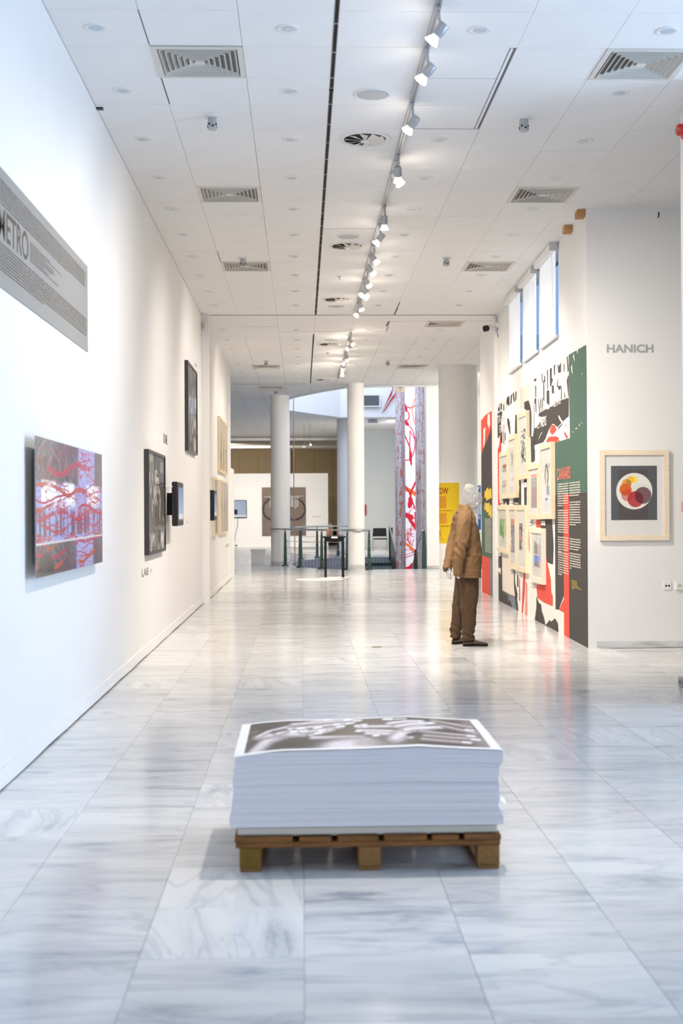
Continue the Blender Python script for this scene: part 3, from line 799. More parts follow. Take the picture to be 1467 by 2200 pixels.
# ================================================================== left wall: local x runs away from the camera, local y into the wall
L90 = PI / 2
def wall_thing(name, label, cat, u, group=None, x=XL): return thing(name, label, cat, (x, u, 0), L90, group)
GREYPANEL = mat('grey_text_panel', srgb(152, 150, 146), 0.75)
TAUPE = mat('taupe_ink', srgb(100, 90, 78), 0.8)
t = wall_thing('text_panel', 'large grey wall text panel lettered METRO at upper left', 'panel', 6.0)
MB().box(-0.3, 3.215, -0.006, -0.001, 2.535, 3.145).build('panel_sheet', GREYPANEL, t)
tx = MB(); put_text(tx, 'METRO', 0.515, 1.222, 2.785, 2.945, -0.0068, 0, 0.014); tx.build('heading', TAUPE, t)
tx = MB()
put_lines(tx, -0.2, 3.13, 3.088, 0.0165, 8, -0.0068, seed=3, rag=0.01, last=0.8)
put_lines(tx, 1.26, 2.2, 2.915, 0.0125, 9, -0.0068, seed=5, rag=0.6, last=0.9)
put_lines(tx, -0.2, 3.17, 2.765, 0.0165, 9, -0.0068, seed=4, rag=0.01, last=0.55)
tag(tx.build('small_print', TAUPE, t), kind='stuff')

# glossy metal picture standing off the wall
def metal_img(S, T):
    wx = S + 0.05 * (fbm(S * 5, T * 6, 3) - .5); wy = T + 0.10 * (fbm(S * 4, T * 3, 9) - .5)
    grain = fbm(wx * 26 + 4 * fbm(S * 3, T * 3, 5), wy * 7, 11)
    c = np.stack([0.03 + 0.17 * grain ** 1.6, 0.026 + 0.14 * grain ** 1.6, 0.035 + 0.15 * grain ** 1.6], -1)
    arch = np.sin((T + 0.35 * np.abs(S - 0.22) ** 1.2 * 4 + 0.3 * fbm(S * 3, T * 4, 2)) * 95)
    c = mixc(c, (0.20, 0.185, 0.19), sstep(0.2, 0.9, arch) * 0.6)
    c = mixc(c, (0.30, 0.03, 0.03), sstep(0.55, 0.95, arch) * sstep(0.45, 0.62, fbm(S * 6, T * 9, 21)) * 0.8)
    lil = np.clip(sstep(0.52, 0.56, S) * (1 - sstep(0.80, 0.84, S)) * (1 - sstep(0.24, 0.27, T)) + sstep(0.56, 0.60, S) * (1 - sstep(0.84, 0.87, S)) * sstep(0.66, 0.69, T)
                  + sstep(0.22, 0.26, T) * (1 - sstep(0.66, 0.70, T)), 0, 1)
    c = mixc(c, (0.40, 0.43, 0.76), lil * 0.95 * (0.75 + 0.25 * grain))
    mid = sstep(0.26, 0.30, T) * (1 - sstep(0.68, 0.71, T))
    streak = fbm(S * 42, T * 3.0 + 2, 31, 3)
    c = mixc(c, (0.92, 0.90, 0.92), sstep(0.47, 0.56, fbm(S * 9, T * 2.0, 33)) * mid * sstep(0.46, 0.56, T))
    c = mixc(c, (0.07, 0.045, 0.065), sstep(0.42, 0.54, streak) * mid * (1 - sstep(0.50, 0.60, T + 0.10 * streak)) * 0.9)
    for y0, y1, w, seed in ((0.34, 0.37, .014, 1), (0.245, 0.23, .02, 2), (0.225, 0.25, .016, 3), (0.44, 0.46, .02, 4), (0.50, 0.49, .016, 5), (0.66, 0.61, .02, 6), (0.74, 0.90, .03, 7), (0.15, 0.17, .018, 8), (0.06, 0.09, .022, 9), (0.56, 0.58, .012, 10)):
        line = y0 + (y1 - y0) * S + 0.05 * (fbm(S * 7 + seed, T * 0, seed) - .5) + 0.03 * np.sin(S * 13 + seed)
        gate = sstep(0.40, 0.52, fbm(S * 4 + seed * 3, T * 0 + seed, seed + 40))
        c = mixc(c, (0.40, 0.015, 0.05) if seed % 3 else (0.46, 0.06, 0.02), (1 - sstep(w * .5, w, np.abs(T - line))) * gate)
    for k in range(16):
        yc = 0.07 + 0.056 * k; line = yc + 0.07 * (fbm(S * 6 + k * 7, T * 0 + k, 70 + k) - .5) + 0.02 * np.sin(S * 21 + k * 2)
        c = mixc(c, (0.42, 0.02, 0.05) if k % 4 else (0.46, 0.08, 0.03), (1 - sstep(.003, .008, np.abs(T - line))) * sstep(.35, .45, fbm(S * 5 + k * 3, T * 0 + k, 90 + k)) * (0.35 + 0.65 * lil))
    net = np.abs(fbm(wx * 13, wy * 15, 51) - 0.5)
    c = mixc(c, (0.42, 0.02, 0.05), (1 - sstep(0.012, 0.030, net)) * lil)
    c = mixc(c, (0.8, 0.76, 0.7), sstep(0.22, 0.23, T - 0.02 * S) * (1 - sstep(0.238, 0.245, T - 0.02 * S)) * 0.8)
    c = mixc(c, (0.015, 0.015, 0.02), (1 - sstep(0.10, 0.16, np.hypot((S - 0.12) * 1.3, (T - 0.03) * 1.0))))
    return c
GLOSSPRINT = print_mat(); GLOSSPRINT.name = 'glossy_metal_print'
GLOSSPRINT.node_tree.nodes['Principled BSDF'].inputs['Roughness'].default_value = 0.08
GLOSSPRINT.node_tree.nodes['Principled BSDF'].inputs['Specular IOR Level'].default_value = 0.12
t = wall_thing('metal_print', 'glossy metal print of red scribbles and reflections floating off the left wall', 'picture', 7.12)
MB().box(0, 2.355, -0.060, -0.056, 1.027, 1.815).build('sheet', mat('sheet_edge', (0.35, 0.35, 0.37), 0.35, 0.6), t)
print_grid('print', t, 0.002, 2.353, 1.029, 1.813, -0.0606, 420, 300, metal_img, GLOSSPRINT)
MB().box(0.22, 2.10, -0.0555, -0.001, 1.09, 1.75).build('mounting_frame', mat('frame_grey', (0.40, 0.40, 0.38), 0.6), t)

def street_photo(seed, signs):
    def f(S, T):
        v = 0.012 + 0.05 * fbm(S * 5, T * 4, seed)
        lum = sstep(0.52, 0.64, fbm(S * 17, T * 8, seed + 3)) * sstep(0.40, 0.54, fbm(S * 3, T * 2.4, seed + 7)) * (1 - 0.4 * T)
        v = v + 0.85 * lum * (0.5 + 0.5 * fbm(S * 40, T * 40, seed + 5))
        v = v + 0.10 * sstep(0.50, 0.6, fbm(S * 30, T * 4, seed + 11)) * (1 - T)
        for (x0, x1, y0, y1, b) in signs:
            a = (S > x0) & (S < x1) & (T > y0) & (T < y1)
            v = np.where(a, b * (0.35 + 0.65 * (fbm(S * 60, T * 50, seed + 2) > 0.47)), v)
        return np.stack([v, v * 0.96, v * 0.88], -1)
    return f
def framed(t, w, z0, z1, depth, fw, fm, img, nx, nz, margin=0.0, y_in=0.012, glass=True, side=None):
    """frame of four bars, mat board, print and glass; local x from 0 to w"""
    d = -depth
    f = MB()
    for q in ((0, w, z0, z0 + fw), (0, w, z1 - fw, z1), (0, fw, z0 + fw, z1 - fw), (w - fw, w, z0 + fw, z1 - fw)):
        f.box(q[0], q[1], d, -0.001, q[2], q[3])
    f.build('frame', fm, t)
    MB().box(fw, w - fw, d + y_in + 0.004, -0.001, z0 + fw, z1 - fw).build('mat_board', BOARD, t)
    mx, mz = (margin if isinstance(margin, tuple) else (margin, margin))
    print_grid('print', t, fw + mx, w - fw - mx, z0 + fw + mz, z1 - fw - mz, d + y_in + 0.0025, nx, nz, img)
    if glass: MB().box(fw, w - fw, d + y_in - 0.004, d + y_in - 0.002, z0 + fw, z1 - fw).build('glass', GLASS, t)
BFRAME = mat('black_frame', (0.022, 0.021, 0.021), 0.35)
t = wall_thing('framed_photograph', 'black framed night street photograph hung low, left of the black monitor', 'picture', 12.48)
framed(t, 1.53, 0.977, 2.005, 0.048, 0.028, BFRAME, street_photo(5, [(.42, .56, .80, .84, .55), (.45, .66, .70, .77, .6), (.47, .68, .60, .68, .5), (.75, .96, .83, .94, .35), (.27, .33, .72, .82, .3), (.30, .45, .05, .13, .25)]), 150, 150)
t = wall_thing('framed_photograph', 'black framed photograph hung high on the left wall near the corner post', 'picture', 16.86)
framed(t, 1.50, 2.20, 3.385, 0.048, 0.03, BFRAME, street_photo(23, [(.5, .62, .55, .75, .4), (.3, .42, .1, .16, .3)]), 120, 130)

# monitors
def tower(S, T):
    c = np.stack([0.05 + 0.35 * (1 - T), 0.13 + 0.42 * (1 - T), 0.35 + 0.45 * (1 - T)], -1)
    c = mixc(c, (0.10, 0.10, 0.16), (np.abs(S - 0.45) < 0.06 + 0.16 * (0.75 - T)) & (T < 0.75) & (T > 0.18) if False else ((np.abs(S - 0.45) < 0.03 + 0.12 * np.clip(0.75 - T, 0, 1)) & (T < 0.85) & (T > 0.2)).astype(float) * 0.6)
    return mixc(c, (0.75, 0.72, 0.72), (T < 0.16).astype(float) * 0.8)
def monitor(label, u, w, z0, z1, depth, x=XL, gap=0.10, group='black monitors'):
    t = wall_thing('wall_monitor', label, 'monitor', u, group, x)
    b = MB(); b.box(0, w, -depth, -gap, z0, z1); b.build('case', BLACK, t, bevel=0.012)
    MB().box(0.06, w - 0.06, -depth - 0.003, -depth + 0.002, z0 + 0.055, z1 - 0.055).build('bezel', mat('bezel_grey', (0.05, 0.05, 0.055), 0.35), t)
    print_grid('screen', t, 0.09, w - 0.09, z0 + 0.075, z1 - 0.06, -depth - 0.0035, 40, 60, tower, SCREEN)
    MB().box(w * 0.3, w * 0.7, -gap - 0.002, -0.001, z0 + 0.12, z1 - 0.12).build('wall_bracket', DARK, t)
    return t
t = monitor('black wall monitor on the left wall, its back bracket and white lead showing', 14.12, 0.70, 1.24, 1.728, 0.165)
MB().tube([(0.02, -0.13, 1.66), (-0.02, -0.07, 1.69), (-0.06, -0.03, 1.67)], 0.006, 8).tube([(-0.02, -0.06, 1.66), (-0.03, -0.045, 1.60), (0.0, -0.04, 1.52), (0.10, -0.03, 1.42), (0.16, -0.02, 1.32), (0.22, -0.012, 1.20)], 0.0055, 8).build('lead', mat('white_cable', (0.7, 0.7, 0.68), 0.5), t, smooth=True)
monitor('second black monitor, beyond the corner post before the birch frames', 20.15, 0.64, 1.262, 1.74, 0.13, x=-1.50, gap=0.05)

# lettering and caption cards on the left wall
def lettering(name, label, s, u0, u1, z0, z1, x=XL, m=INK, bold=0.02):
    t = wall_thing(name, label, 'lettering', u0, None, x)
    mb = MB(); put_text(mb, s, 0, u1 - u0, z0, z1, -0.0012, 0, bold); mb.build('letters', m, t)
lettering('wall_lettering', 'grey letters ROME on the wall above the low street photograph', 'ROME', 14.25, 14.66, 2.16, 2.27, m=mat('light_grey_ink', (0.20, 0.20, 0.20), 0.8))
lettering('wall_lettering', 'small grey caption lettering below the low street photograph', 'LAB', 12.27, 12.80, 0.775, 0.85, m=mat('light_grey_ink', (0.20, 0.20, 0.20), 0.8))
def card(label, u, w, z0, z1, x=XL, rot=L90, loc=None):
    t = thing('caption_card', label, 'label', loc or (x, u, 0), rot, 'caption cards')
    MB().box(0, w, -0.004, -0.0005, z0, z1).build('card', CARD, t)
    mb = MB(); put_lines(mb, w * 0.12, w * 0.88, z1 - (z1 - z0) * 0.15, (z1 - z0) * 0.16, 3, -0.0046, rag=0.3, seed=int(u * 10)); mb.build('small_print', INK, t)
card('white caption card beside the grey letters below the low street photograph', 12.89, 0.26, 0.765, 0.835)
card('white caption card on the left wall just past the first monitor', 17.04, 0.36, 1.235, 1.285)

t = wall_thing('wall_lettering', 'tiny pale letters beside the top of the high photograph', 'lettering', 18.47)
mb = MB(); put_lines(mb, 0, 0.42, 3.57, 0.09, 1, -0.0012, seed=4); mb.build('letters', mat('pale_grey_ink', (0.42, 0.41, 0.39), 0.8), t)
GC = mat('grey_caption_card', (0.52, 0.50, 0.46), 0.8)
for lab, u in (('grey caption card under the lower birch frames, the nearer of two', 25.35), ('grey caption card under the lower birch frames, the farther of two', 25.95)):
    t = wall_thing('caption_card', lab, 'label', u, 'grey caption cards', -1.50)
    MB().box(0, 0.45, -0.004, -0.0005, 0.69, 0.755).build('card', GC, t)
# birch box frames on the far left wall
def pale_photo(seed):
    def f(S, T):
        c = np.stack([0.34 + 0.25 * fbm(S * 3, T * 4, seed), 0.38 + 0.22 * fbm(S * 3, T * 4, seed), 0.44 + 0.2 * T], -1)
        c = mixc(c, (0.10, 0.12, 0.09), sstep(0.5, 0.62, fbm(S * 8, T * 6, seed + 4)) * sstep(0.5, 0.2, np.abs(T - 0.35)) * 0.8)
        return c
    return f
UP = [(23.0, 0.74, 3), (23.82, 0.64, 8), (24.60, 0.68, 13)]
for i, (u, w, sd) in enumerate(UP):
    t = wall_thing('birch_box_frame', ('nearest birch frame of the upper row on the far left wall', 'middle birch frame of the upper row on the far left wall', 'last birch frame of the upper row on the far left wall')[i], 'picture', u, 'birch frames on the far left wall', -1.50)
    framed(t, w, 2.12, 3.115, 0.05, 0.04, PALE, pale_photo(sd), 30, 50)
for i, (u, w, sd) in enumerate([(21.5, 0.86, 17), (23.2, 0.70, 21), (23.98, 0.66, 29), (24.72, 0.66, 37)]):
    t = wall_thing('birch_box_frame', 'birch frame in the lower row, %s' % ('standing apart behind the second monitor', 'second of the row', 'third of the row, with a green landscape', 'last of the row')[i], 'picture', u, 'birch frames on the far left wall', -1.50)
    framed(t, w, 0.99, 1.98, 0.05, 0.04, PALE, pale_photo(sd), 30, 50)
# small white sensor on the corner post
t = thing('wall_sensor', 'small white sensor box high on the left corner post', 'sensor', (-1.44, 19.74, 4.24))
MB().box(-0.05, 0.0, -0.06, 0, -0.05, 0.05).build('case', WHITE, t, bevel=0.008)
MB().box(-0.045, -0.02, -0.063, -0.06, -0.03, 0.03).build('lens', mat('sensor_lens', (0.55, 0.50, 0.40), 0.3), t)
t = thing('fixing_clip', 'small black clip at the left edge of the ceiling', 'clip', (XL, 9.67, HC))
MB().box(0.004, 0.05, 0, 0.045, -0.012, -0.0005).build('clip_body', BLACK, t)
MURAL = [
('beige',[(4.61,3.06),(3.42,3.06),(3.38,2.79),(3.54,2.33),(4.0,2.36),(3.99,2.71),(4.2,2.75),(4.58,2.79)]),
('paper',[(3.4,3.06),(0.99,3.07),(0.96,2.61),(0.94,2.17),(2.12,2.17),(2.48,2.22),(2.69,2.22),(3.66,2.23),(3.64,2.39),(3.47,2.82)]),
('pink',[(6.55,0.72),(5.34,0.71),(5.2,0.18),(6.57,0.18)]),
('white',[(3.27,0.47),(2.09,0.27),(1.92,0.25),(1.34,0.25),(1.35,0.0),(1.71,0.0),(2.6,0.0),(3.29,0.16)]),
('grey',[(3.43,2.78),(3.34,2.8),(3.37,2.35),(3.48,2.35)]),
('black',[(3.4,3.06),(3.21,3.06),(3.2,3.02),(3.4,3.03)]),
('black',[(3.31,2.97),(3.22,2.96),(3.22,2.82),(3.3,2.82)]),
('black',[(2.8,3.07),(2.73,3.06),(2.72,2.94),(2.78,2.95)]),
('black',[(2.61,3.03),(2.52,3.0),(2.53,2.94),(2.6,2.94)]),
('black',[(2.4,3.07),(2.32,3.06),(2.34,2.83),(2.39,2.83)]),
('black',[(2.2,3.06),(2.06,3.06),(2.06,2.94),(1.98,2.91),(2.13,2.84),(2.19,2.85)]),
('black',[(1.93,3.07),(1.83,3.07),(1.84,2.96),(1.91,2.94)]),
('black',[(1.68,3.05),(1.64,3.05),(1.6,3.02),(1.45,3.05),(1.46,2.94),(1.64,2.95),(1.66,3.02)]),
('black',[(1.29,3.01),(1.24,3.01),(1.24,2.93),(1.29,2.92)]),
('black',[(1.1,3.07),(1.04,3.07),(0.98,2.91),(1.05,2.89)]),
('black',[(1.11,2.81),(1.01,2.86),(0.98,2.84),(0.98,2.62),(1.02,2.62)]),
('black',[(2.43,2.82),(2.29,2.82),(2.24,2.8),(2.24,2.63),(2.33,2.65),(2.43,2.68)]),
('black',[(2.07,2.84),(1.94,2.85),(1.91,2.74),(2.06,2.76)]),
('black',[(1.74,2.79),(1.66,2.91),(1.65,2.8)]),
('black',[(1.65,2.8),(1.45,2.79),(1.5,2.75),(1.59,2.75),(1.65,2.78)]),
('black',[(1.46,2.78),(1.42,2.77),(1.41,2.63),(1.46,2.63)]),
('black',[(1.27,2.73),(1.19,2.63),(1.25,2.63)]),
('black',[(2.67,2.97),(2.6,2.97),(2.6,2.71),(2.67,2.73)]),
('black',[(3.08,2.78),(3.03,2.78),(2.92,2.61),(2.99,2.61)]),
('black',[(2.91,2.76),(2.84,2.76),(2.81,2.61),(2.88,2.61)]),
('black',[(2.77,2.77),(2.71,2.77),(2.7,2.61),(2.76,2.61)]),
('black',[(3.37,2.81),(3.22,2.81),(3.21,2.74),(3.35,2.74)]),
('black',[(3.29,2.74),(3.22,2.74),(3.2,2.61),(3.27,2.64)]),
('black',[(3.03,2.6),(2.5,2.61),(2.3,2.59),(2.17,2.61),(1.92,2.61),(1.82,2.63),(1.61,2.63),(0.98,2.61),(1.0,2.41),(1.15,2.4),(1.35,2.38),(1.5,2.42),(1.64,2.47),(1.61,2.43),(1.44,2.37),(1.71,2.34),(1.8,2.36),(1.92,2.39),(2.05,2.4),(2.18,2.37),(2.31,2.34),(2.45,2.29),(2.51,2.26),(2.69,2.22),(3.66,2.22),(3.37,2.44),(3.25,2.43),(2.85,2.49),(2.51,2.5),(2.61,2.52),(3.03,2.56)]),
('black',[(1.65,2.33),(1.38,2.36),(1.37,2.35),(1.65,2.31)]),
('coral',[(2.05,2.39),(1.86,2.37),(1.76,2.31),(1.89,2.29),(2.05,2.27),(2.15,2.3),(2.21,2.31),(2.2,2.35)]),
('coral',[(2.45,2.23),(2.31,2.26),(2.18,2.26),(1.8,2.24),(1.59,2.21),(1.74,2.17),(2.12,2.17),(2.45,2.21)]),
('coral',[(1.3,2.25),(1.21,2.25),(1.13,2.22),(1.05,2.19),(1.13,2.17)]),
('coral',[(1.19,2.33),(1.15,2.33),(1.15,2.31),(1.2,2.31)]),
('coral',[(1.68,2.18),(1.56,2.19),(1.56,2.16),(1.65,2.17)]),
('white',[(2.82,2.35),(2.76,2.35),(3.04,2.28),(3.07,2.28)]),
('white',[(1.67,2.47),(1.57,2.46),(1.38,2.38),(1.42,2.37)]),
('green',[(0.98,3.08),(0.02,3.06),(-0.01,2.65),(0.0,1.58),(2.05,1.58),(2.06,2.17),(0.93,2.17)]),
('white',[(0.53,3.07),(0.45,3.07),(0.47,3.02)]),
('black',[(0.75,3.07),(0.68,3.06),(0.67,3.03),(0.7,3.03)]),
('white',[(0.68,3.06),(0.63,2.96),(0.72,3.02)]),
('black',[(0.91,2.96),(0.83,2.98),(0.79,2.92),(0.87,2.94)]),
('white',[(0.84,2.92),(0.79,2.96),(0.75,2.84),(0.79,2.86)]),
('white',[(0.63,2.25),(0.53,2.26),(0.54,2.24)]),
('white',[(0.42,2.27),(0.38,2.29),(0.38,2.26)]),
('white',[(0.28,2.28),(0.26,2.3),(0.25,2.28)]),
('white',[(0.78,2.22),(0.74,2.24),(0.74,2.22)]),
('white',[(0.25,2.78),(0.22,2.8),(0.22,2.78)]),
('black',[(2.05,1.57),(0.0,1.57),(0.01,0.0),(1.05,0.0),(1.33,0.45),(1.6,0.31),(1.65,0.26),(1.9,0.25)]),
('coral',[(1.33,1.57),(1.01,1.57),(1.03,0.0),(1.35,0.0),(1.34,0.25),(1.63,0.26),(1.54,0.32),(1.34,0.4)]),
('white',[(2.08,1.57),(1.9,1.57),(1.89,0.24),(2.01,0.26),(2.02,0.77),(1.98,1.02),(2.06,1.16)]),
('black',[(2.96,1.28),(2.08,1.29),(2.03,1.14),(1.99,0.93),(2.06,0.76),(2.48,0.77),(2.63,0.91),(2.81,1.03),(2.93,1.19)]),
('coral',[(2.78,1.02),(2.57,0.86),(2.39,0.73),(2.21,0.58),(2.18,0.43),(2.07,0.38),(2.09,0.27),(2.65,0.27),(3.18,0.29),(3.28,0.42),(3.27,0.46),(2.79,0.48)]),
('black',[(3.28,0.32),(3.12,0.24),(2.93,0.23),(2.87,0.15),(2.72,0.09),(2.6,0.0),(3.42,0.0),(3.29,0.16)]),
('black',[(2.6,0.0),(2.3,0.09),(2.18,0.08),(1.93,0.14),(1.74,0.1),(1.71,0.0)]),
('black',[(7.22,0.41),(7.09,0.67),(6.6,0.72),(6.57,0.18),(5.97,0.18),(5.71,0.12),(5.46,0.0),(7.26,0.0)]),
('white',[(6.9,0.52),(6.7,0.5),(6.75,0.41),(7.05,0.47)]),
('slate',[(6.57,0.17),(5.2,0.18),(5.13,0.0),(5.5,0.0),(5.62,0.11),(5.89,0.06),(5.97,0.18)]),
('black',[(5.31,0.55),(5.23,0.55),(5.19,0.37),(4.95,0.23),(5.0,0.15),(4.88,0.0),(5.08,0.0),(5.28,0.3)]),
('black',[(4.98,0.52),(4.88,0.52),(4.87,0.33),(4.99,0.33)]),
('coral',[(4.8,0.46),(4.75,0.46),(4.7,0.15),(4.8,0.15)]),
('coral',[(4.4,0.56),(4.2,0.57),(4.3,0.25),(4.48,0.0),(4.56,0.0)]),
('pinkred',[(4.18,0.45),(4.07,0.43),(4.07,0.0),(4.28,0.0),(4.22,0.2)]),
('coral',[(4.1,1.13),(3.97,1.12),(3.95,1.19),(3.88,1.2),(3.84,0.84),(3.94,0.96)]),
('coral',[(3.25,1.28),(2.96,1.29),(2.9,1.18),(3.28,1.18)]),
('black',[(7.32,3.05),(7.18,3.05),(7.2,2.99),(6.82,2.98),(6.74,3.03),(6.49,3.02),(6.48,2.79),(6.6,2.78),(6.63,2.61),(6.47,2.57),(6.46,2.42),(6.6,2.42),(6.63,2.58),(6.72,2.55),(7.22,2.48),(7.27,2.85)]),
('white',[(6.99,2.86),(6.7,2.85),(6.69,2.84),(6.99,2.84)]),
('white',[(7.23,2.42),(6.72,2.54),(6.68,2.42),(7.21,2.34)]),
('coral',[(7.23,2.34),(6.85,2.37),(6.67,2.58),(6.6,2.42),(6.6,2.3),(6.85,2.28),(6.86,2.09),(7.2,2.1)]),
('coral',[(7.23,2.33),(6.62,2.36),(6.62,2.3),(6.88,2.28),(6.83,1.57),(6.58,1.49),(7.21,1.47)]),
('black',[(6.0,3.0),(5.87,3.06),(5.66,3.05),(5.66,2.91),(5.76,2.92),(5.91,2.96),(6.01,2.94)]),
('black',[(5.57,2.92),(5.5,3.05),(5.38,3.05),(5.45,2.92)]),
('black',[(5.32,3.06),(5.2,3.06),(5.11,2.92),(5.2,2.93)]),
('black',[(5.04,3.06),(4.94,3.05),(4.98,2.93),(5.04,2.93)]),
('black',[(6.31,3.0),(6.2,3.0),(6.24,2.95),(6.2,2.89),(6.3,2.89)]),
('black',[(5.9,2.74),(5.77,2.74),(5.64,2.68),(5.56,2.49),(5.64,2.5),(5.88,2.66)]),
('black',[(6.31,2.67),(6.26,2.66),(6.26,2.38),(6.31,2.39)]),
('black',[(6.16,2.56),(6.09,2.54),(6.1,2.42),(6.16,2.44)]),
('black',[(5.05,2.73),(4.94,2.73),(4.9,2.28),(4.99,2.08),(5.06,2.08),(5.11,2.48)]),
('black',[(4.21,2.84),(3.84,2.83),(3.7,2.75),(3.61,2.64),(3.63,2.34),(4.0,2.35),(3.99,2.71),(4.2,2.75)]),
('white',[(3.99,2.61),(3.88,2.61),(3.8,2.59),(3.78,2.39),(3.88,2.36),(3.98,2.38)]),
('black',[(3.68,2.34),(3.37,2.34),(3.38,2.17),(3.33,2.16),(3.35,2.02),(3.64,2.01)]),
('black',[(4.74,1.81),(4.56,1.81),(4.56,1.47),(5.35,1.48),(5.35,1.5),(4.82,1.48),(4.84,1.5),(5.39,1.51),(5.39,1.55),(5.03,1.58),(5.01,1.63),(4.75,1.63),(4.7,1.72),(4.73,1.74)]),
('black',[(4.27,1.81),(4.05,1.81),(4.07,1.44),(4.26,1.47)]),
('black',[(6.35,1.56),(5.85,1.57),(5.74,1.55),(5.74,1.48),(6.0,1.48),(6.14,1.55),(6.2,1.49),(6.34,1.48)]),
]
# ================================================================== right wall
def rw_thing(name, label, cat, u, group=None, off=0.0):
    x, y = rw(u, off)
    return thing(name, label, cat, (x, y, 0), RWROT, group)
INKC = {'beige': srgb(222, 206, 190), 'paper': srgb(215, 213, 211), 'pink': srgb(226, 212, 200), 'white': srgb(232, 228, 222), 'grey': srgb(150, 150, 156),
        'black': srgb(54, 50, 48), 'coral': srgb(206, 66, 48), 'green': srgb(60, 90, 77), 'slate': srgb(112, 118, 128), 'pinkred': srgb(222, 140, 128)}
keys = list(INKC)
mm = [mat('mural_ink_' + k, INKC[k], 0.75) for k in keys]
mu = rw_thing('mural', 'torn poster mural in black, white, green and coral covering the right wall', 'mural', 7.0)
mb = MB()
mb.add([(-0.30, -0.0010, 0.0), (6.96, -0.0010, 0.0), (6.96, -0.0010, 3.06), (-0.30, -0.0010, 3.06)], [(0, 1, 2, 3)], keys.index('white'))
for i, (c, pts) in enumerate(MURAL):
    pts = [(min(7.0 - u, 6.995), min(z, 3.075)) for u, z in pts]
    y = -0.0012 - 0.00006 * i
    if c == 'green': pts = [(a, min(b, 1.571) if b < 1.6 else b) for a, b in pts]
    mb.add([(x, y, z) for x, z in pts], [tuple(range(len(pts)))], keys.index(c))
mb.build('printed_sheets', mm, mu)
YT = -0.008
tx = MB(); put_text(tx, 'CANIARIS', 7 - 1.722, 7 - 0.89, 1.733, 1.868, YT); tx.build('heading', mat('coral_ink', srgb(232, 120, 104), 0.75), mu)
tx = MB()
for z1, n, last, sd in ((1.697, 10, 0.5, 1), (1.402, 10, 1.0, 2), (1.10, 7, 0.4, 5), (0.925, 10, 0.4, 7)): put_lines(tx, 7 - 1.677, 7 - 1.015, z1, 0.0268, n, YT, last=last, seed=sd, rag=0.03)
for z1, n, last, sd in ((1.697, 6, 0.85, 11), (1.49, 10, 0.6, 12), (1.095, 5, 0.8, 13), (0.94, 7, 0.15, 14)): put_lines(tx, 7 - 0.965, 7 - 0.33, z1, 0.0268, n, YT, last=last, seed=sd, rag=0.03)
tag(tx.build('text_columns', mat('cream_ink', srgb(216, 210, 196), 0.8), mu), kind='stuff')
tx = MB(); put_lines(tx, 7 - 0.86, 7 - 0.22, 0.645, 0.0165, 6, YT, last=0.25, seed=15, rag=0.5); tx.build('credits', mat('yellow_ink', srgb(200, 178, 70), 0.8), mu)
W_ = mm[keys.index('white')]
tx = MB()
put_text(tx, '222-54-56', 7 - 1.92, 7 - 1.46, 2.585, 2.665, YT); put_text(tx, 'CETIN A.', 7 - 2.85, 7 - 2.0, 2.60, 2.65, YT); put_text(tx, 'ET MERS', 7 - 3.1, 7 - 2.42, 2.41, 2.53, YT)
put_text(tx, 'UN CON', 7 - 6.9, 7 - 6.2, 2.74, 2.83, YT); put_text(tx, 'EVERS', 7 - 6.75, 7 - 6.15, 2.58, 2.70, YT)
put_text(tx, 'LLN', 7 - 7.0, 7 - 5.95, 2.90, 3.04, YT)
tx.build('torn_lettering', W_, mu)

# continuation of the mural beyond the slim post
t = rw_thing('mural', 'narrow red, black and green mural strip beyond the slim post', 'mural', 9.3)
mb = MB()
def P2(c, pts, k): mb.add([(9.3 - u, -0.0012 - 0.0002 * k, z) for u, z in pts], [tuple(range(len(pts)))], keys.index(c))
P2('coral', [(9.25, 2.95), (8.6, 3.0), (7.75, 3.0), (7.75, 0.0), (9.25, 0.0)], 0)
P2('black', [(9.25, 2.35), (8.9, 2.45), (7.9, 2.70), (7.75, 2.75), (7.75, 1.95), (9.25, 1.95)], 1)
P2('black', [(9.25, 1.95), (7.75, 1.95), (7.75, 1.3), (9.25, 1.5)], 2)
P2('green', [(9.25, 1.52), (8.4, 1.45), (7.75, 1.45), (7.75, 0.62), (9.25, 0.62)], 3)
P2('white', [(8.3, 2.98), (8.0, 2.98), (7.95, 2.80), (8.15, 2.74), (8.35, 2.85)], 4)
P2('white', [(8.9, 2.78), (8.6, 2.80), (8.75, 2.52), (8.95, 2.46)], 5)
P2('slate', [(8.1, 0.62), (7.75, 0.62), (7.75, 0.0), (8.1, 0.0)], 6)
mb.build('printed_sheets', mm, t)
tx = MB()
for x0, x1, z0, z1 in ((.50, .78, 1.60, 1.74), (.74, 1.12, 1.56, 1.78), (1.08, 1.5, 1.58, 1.76), (.50, .80, 1.40, 1.54), (.76, 1.1, 1.36, 1.53), (1.05, 1.3, 1.31, 1.53), (1.28, 1.52, 1.27, 1.5)):
    tx.add([(x0, -0.004, z0), (x1, -0.004, z0 + .02), (x1 - .05, -0.004, z1), (x0 + .04, -0.004, z1 - .02)], [(0, 1, 2, 3)])
tx.build('torn_heading', mat('mural_yellow', srgb(224, 190, 60), 0.75), t)
tx = MB(); put_lines(tx, 0.55, 1.45, 1.27, 0.03, 19, -0.004, seed=9, rag=0.02); tag(tx.build('text_columns', mat('cream_ink', (0.6, 0.6, 0.6)), t), kind='stuff')

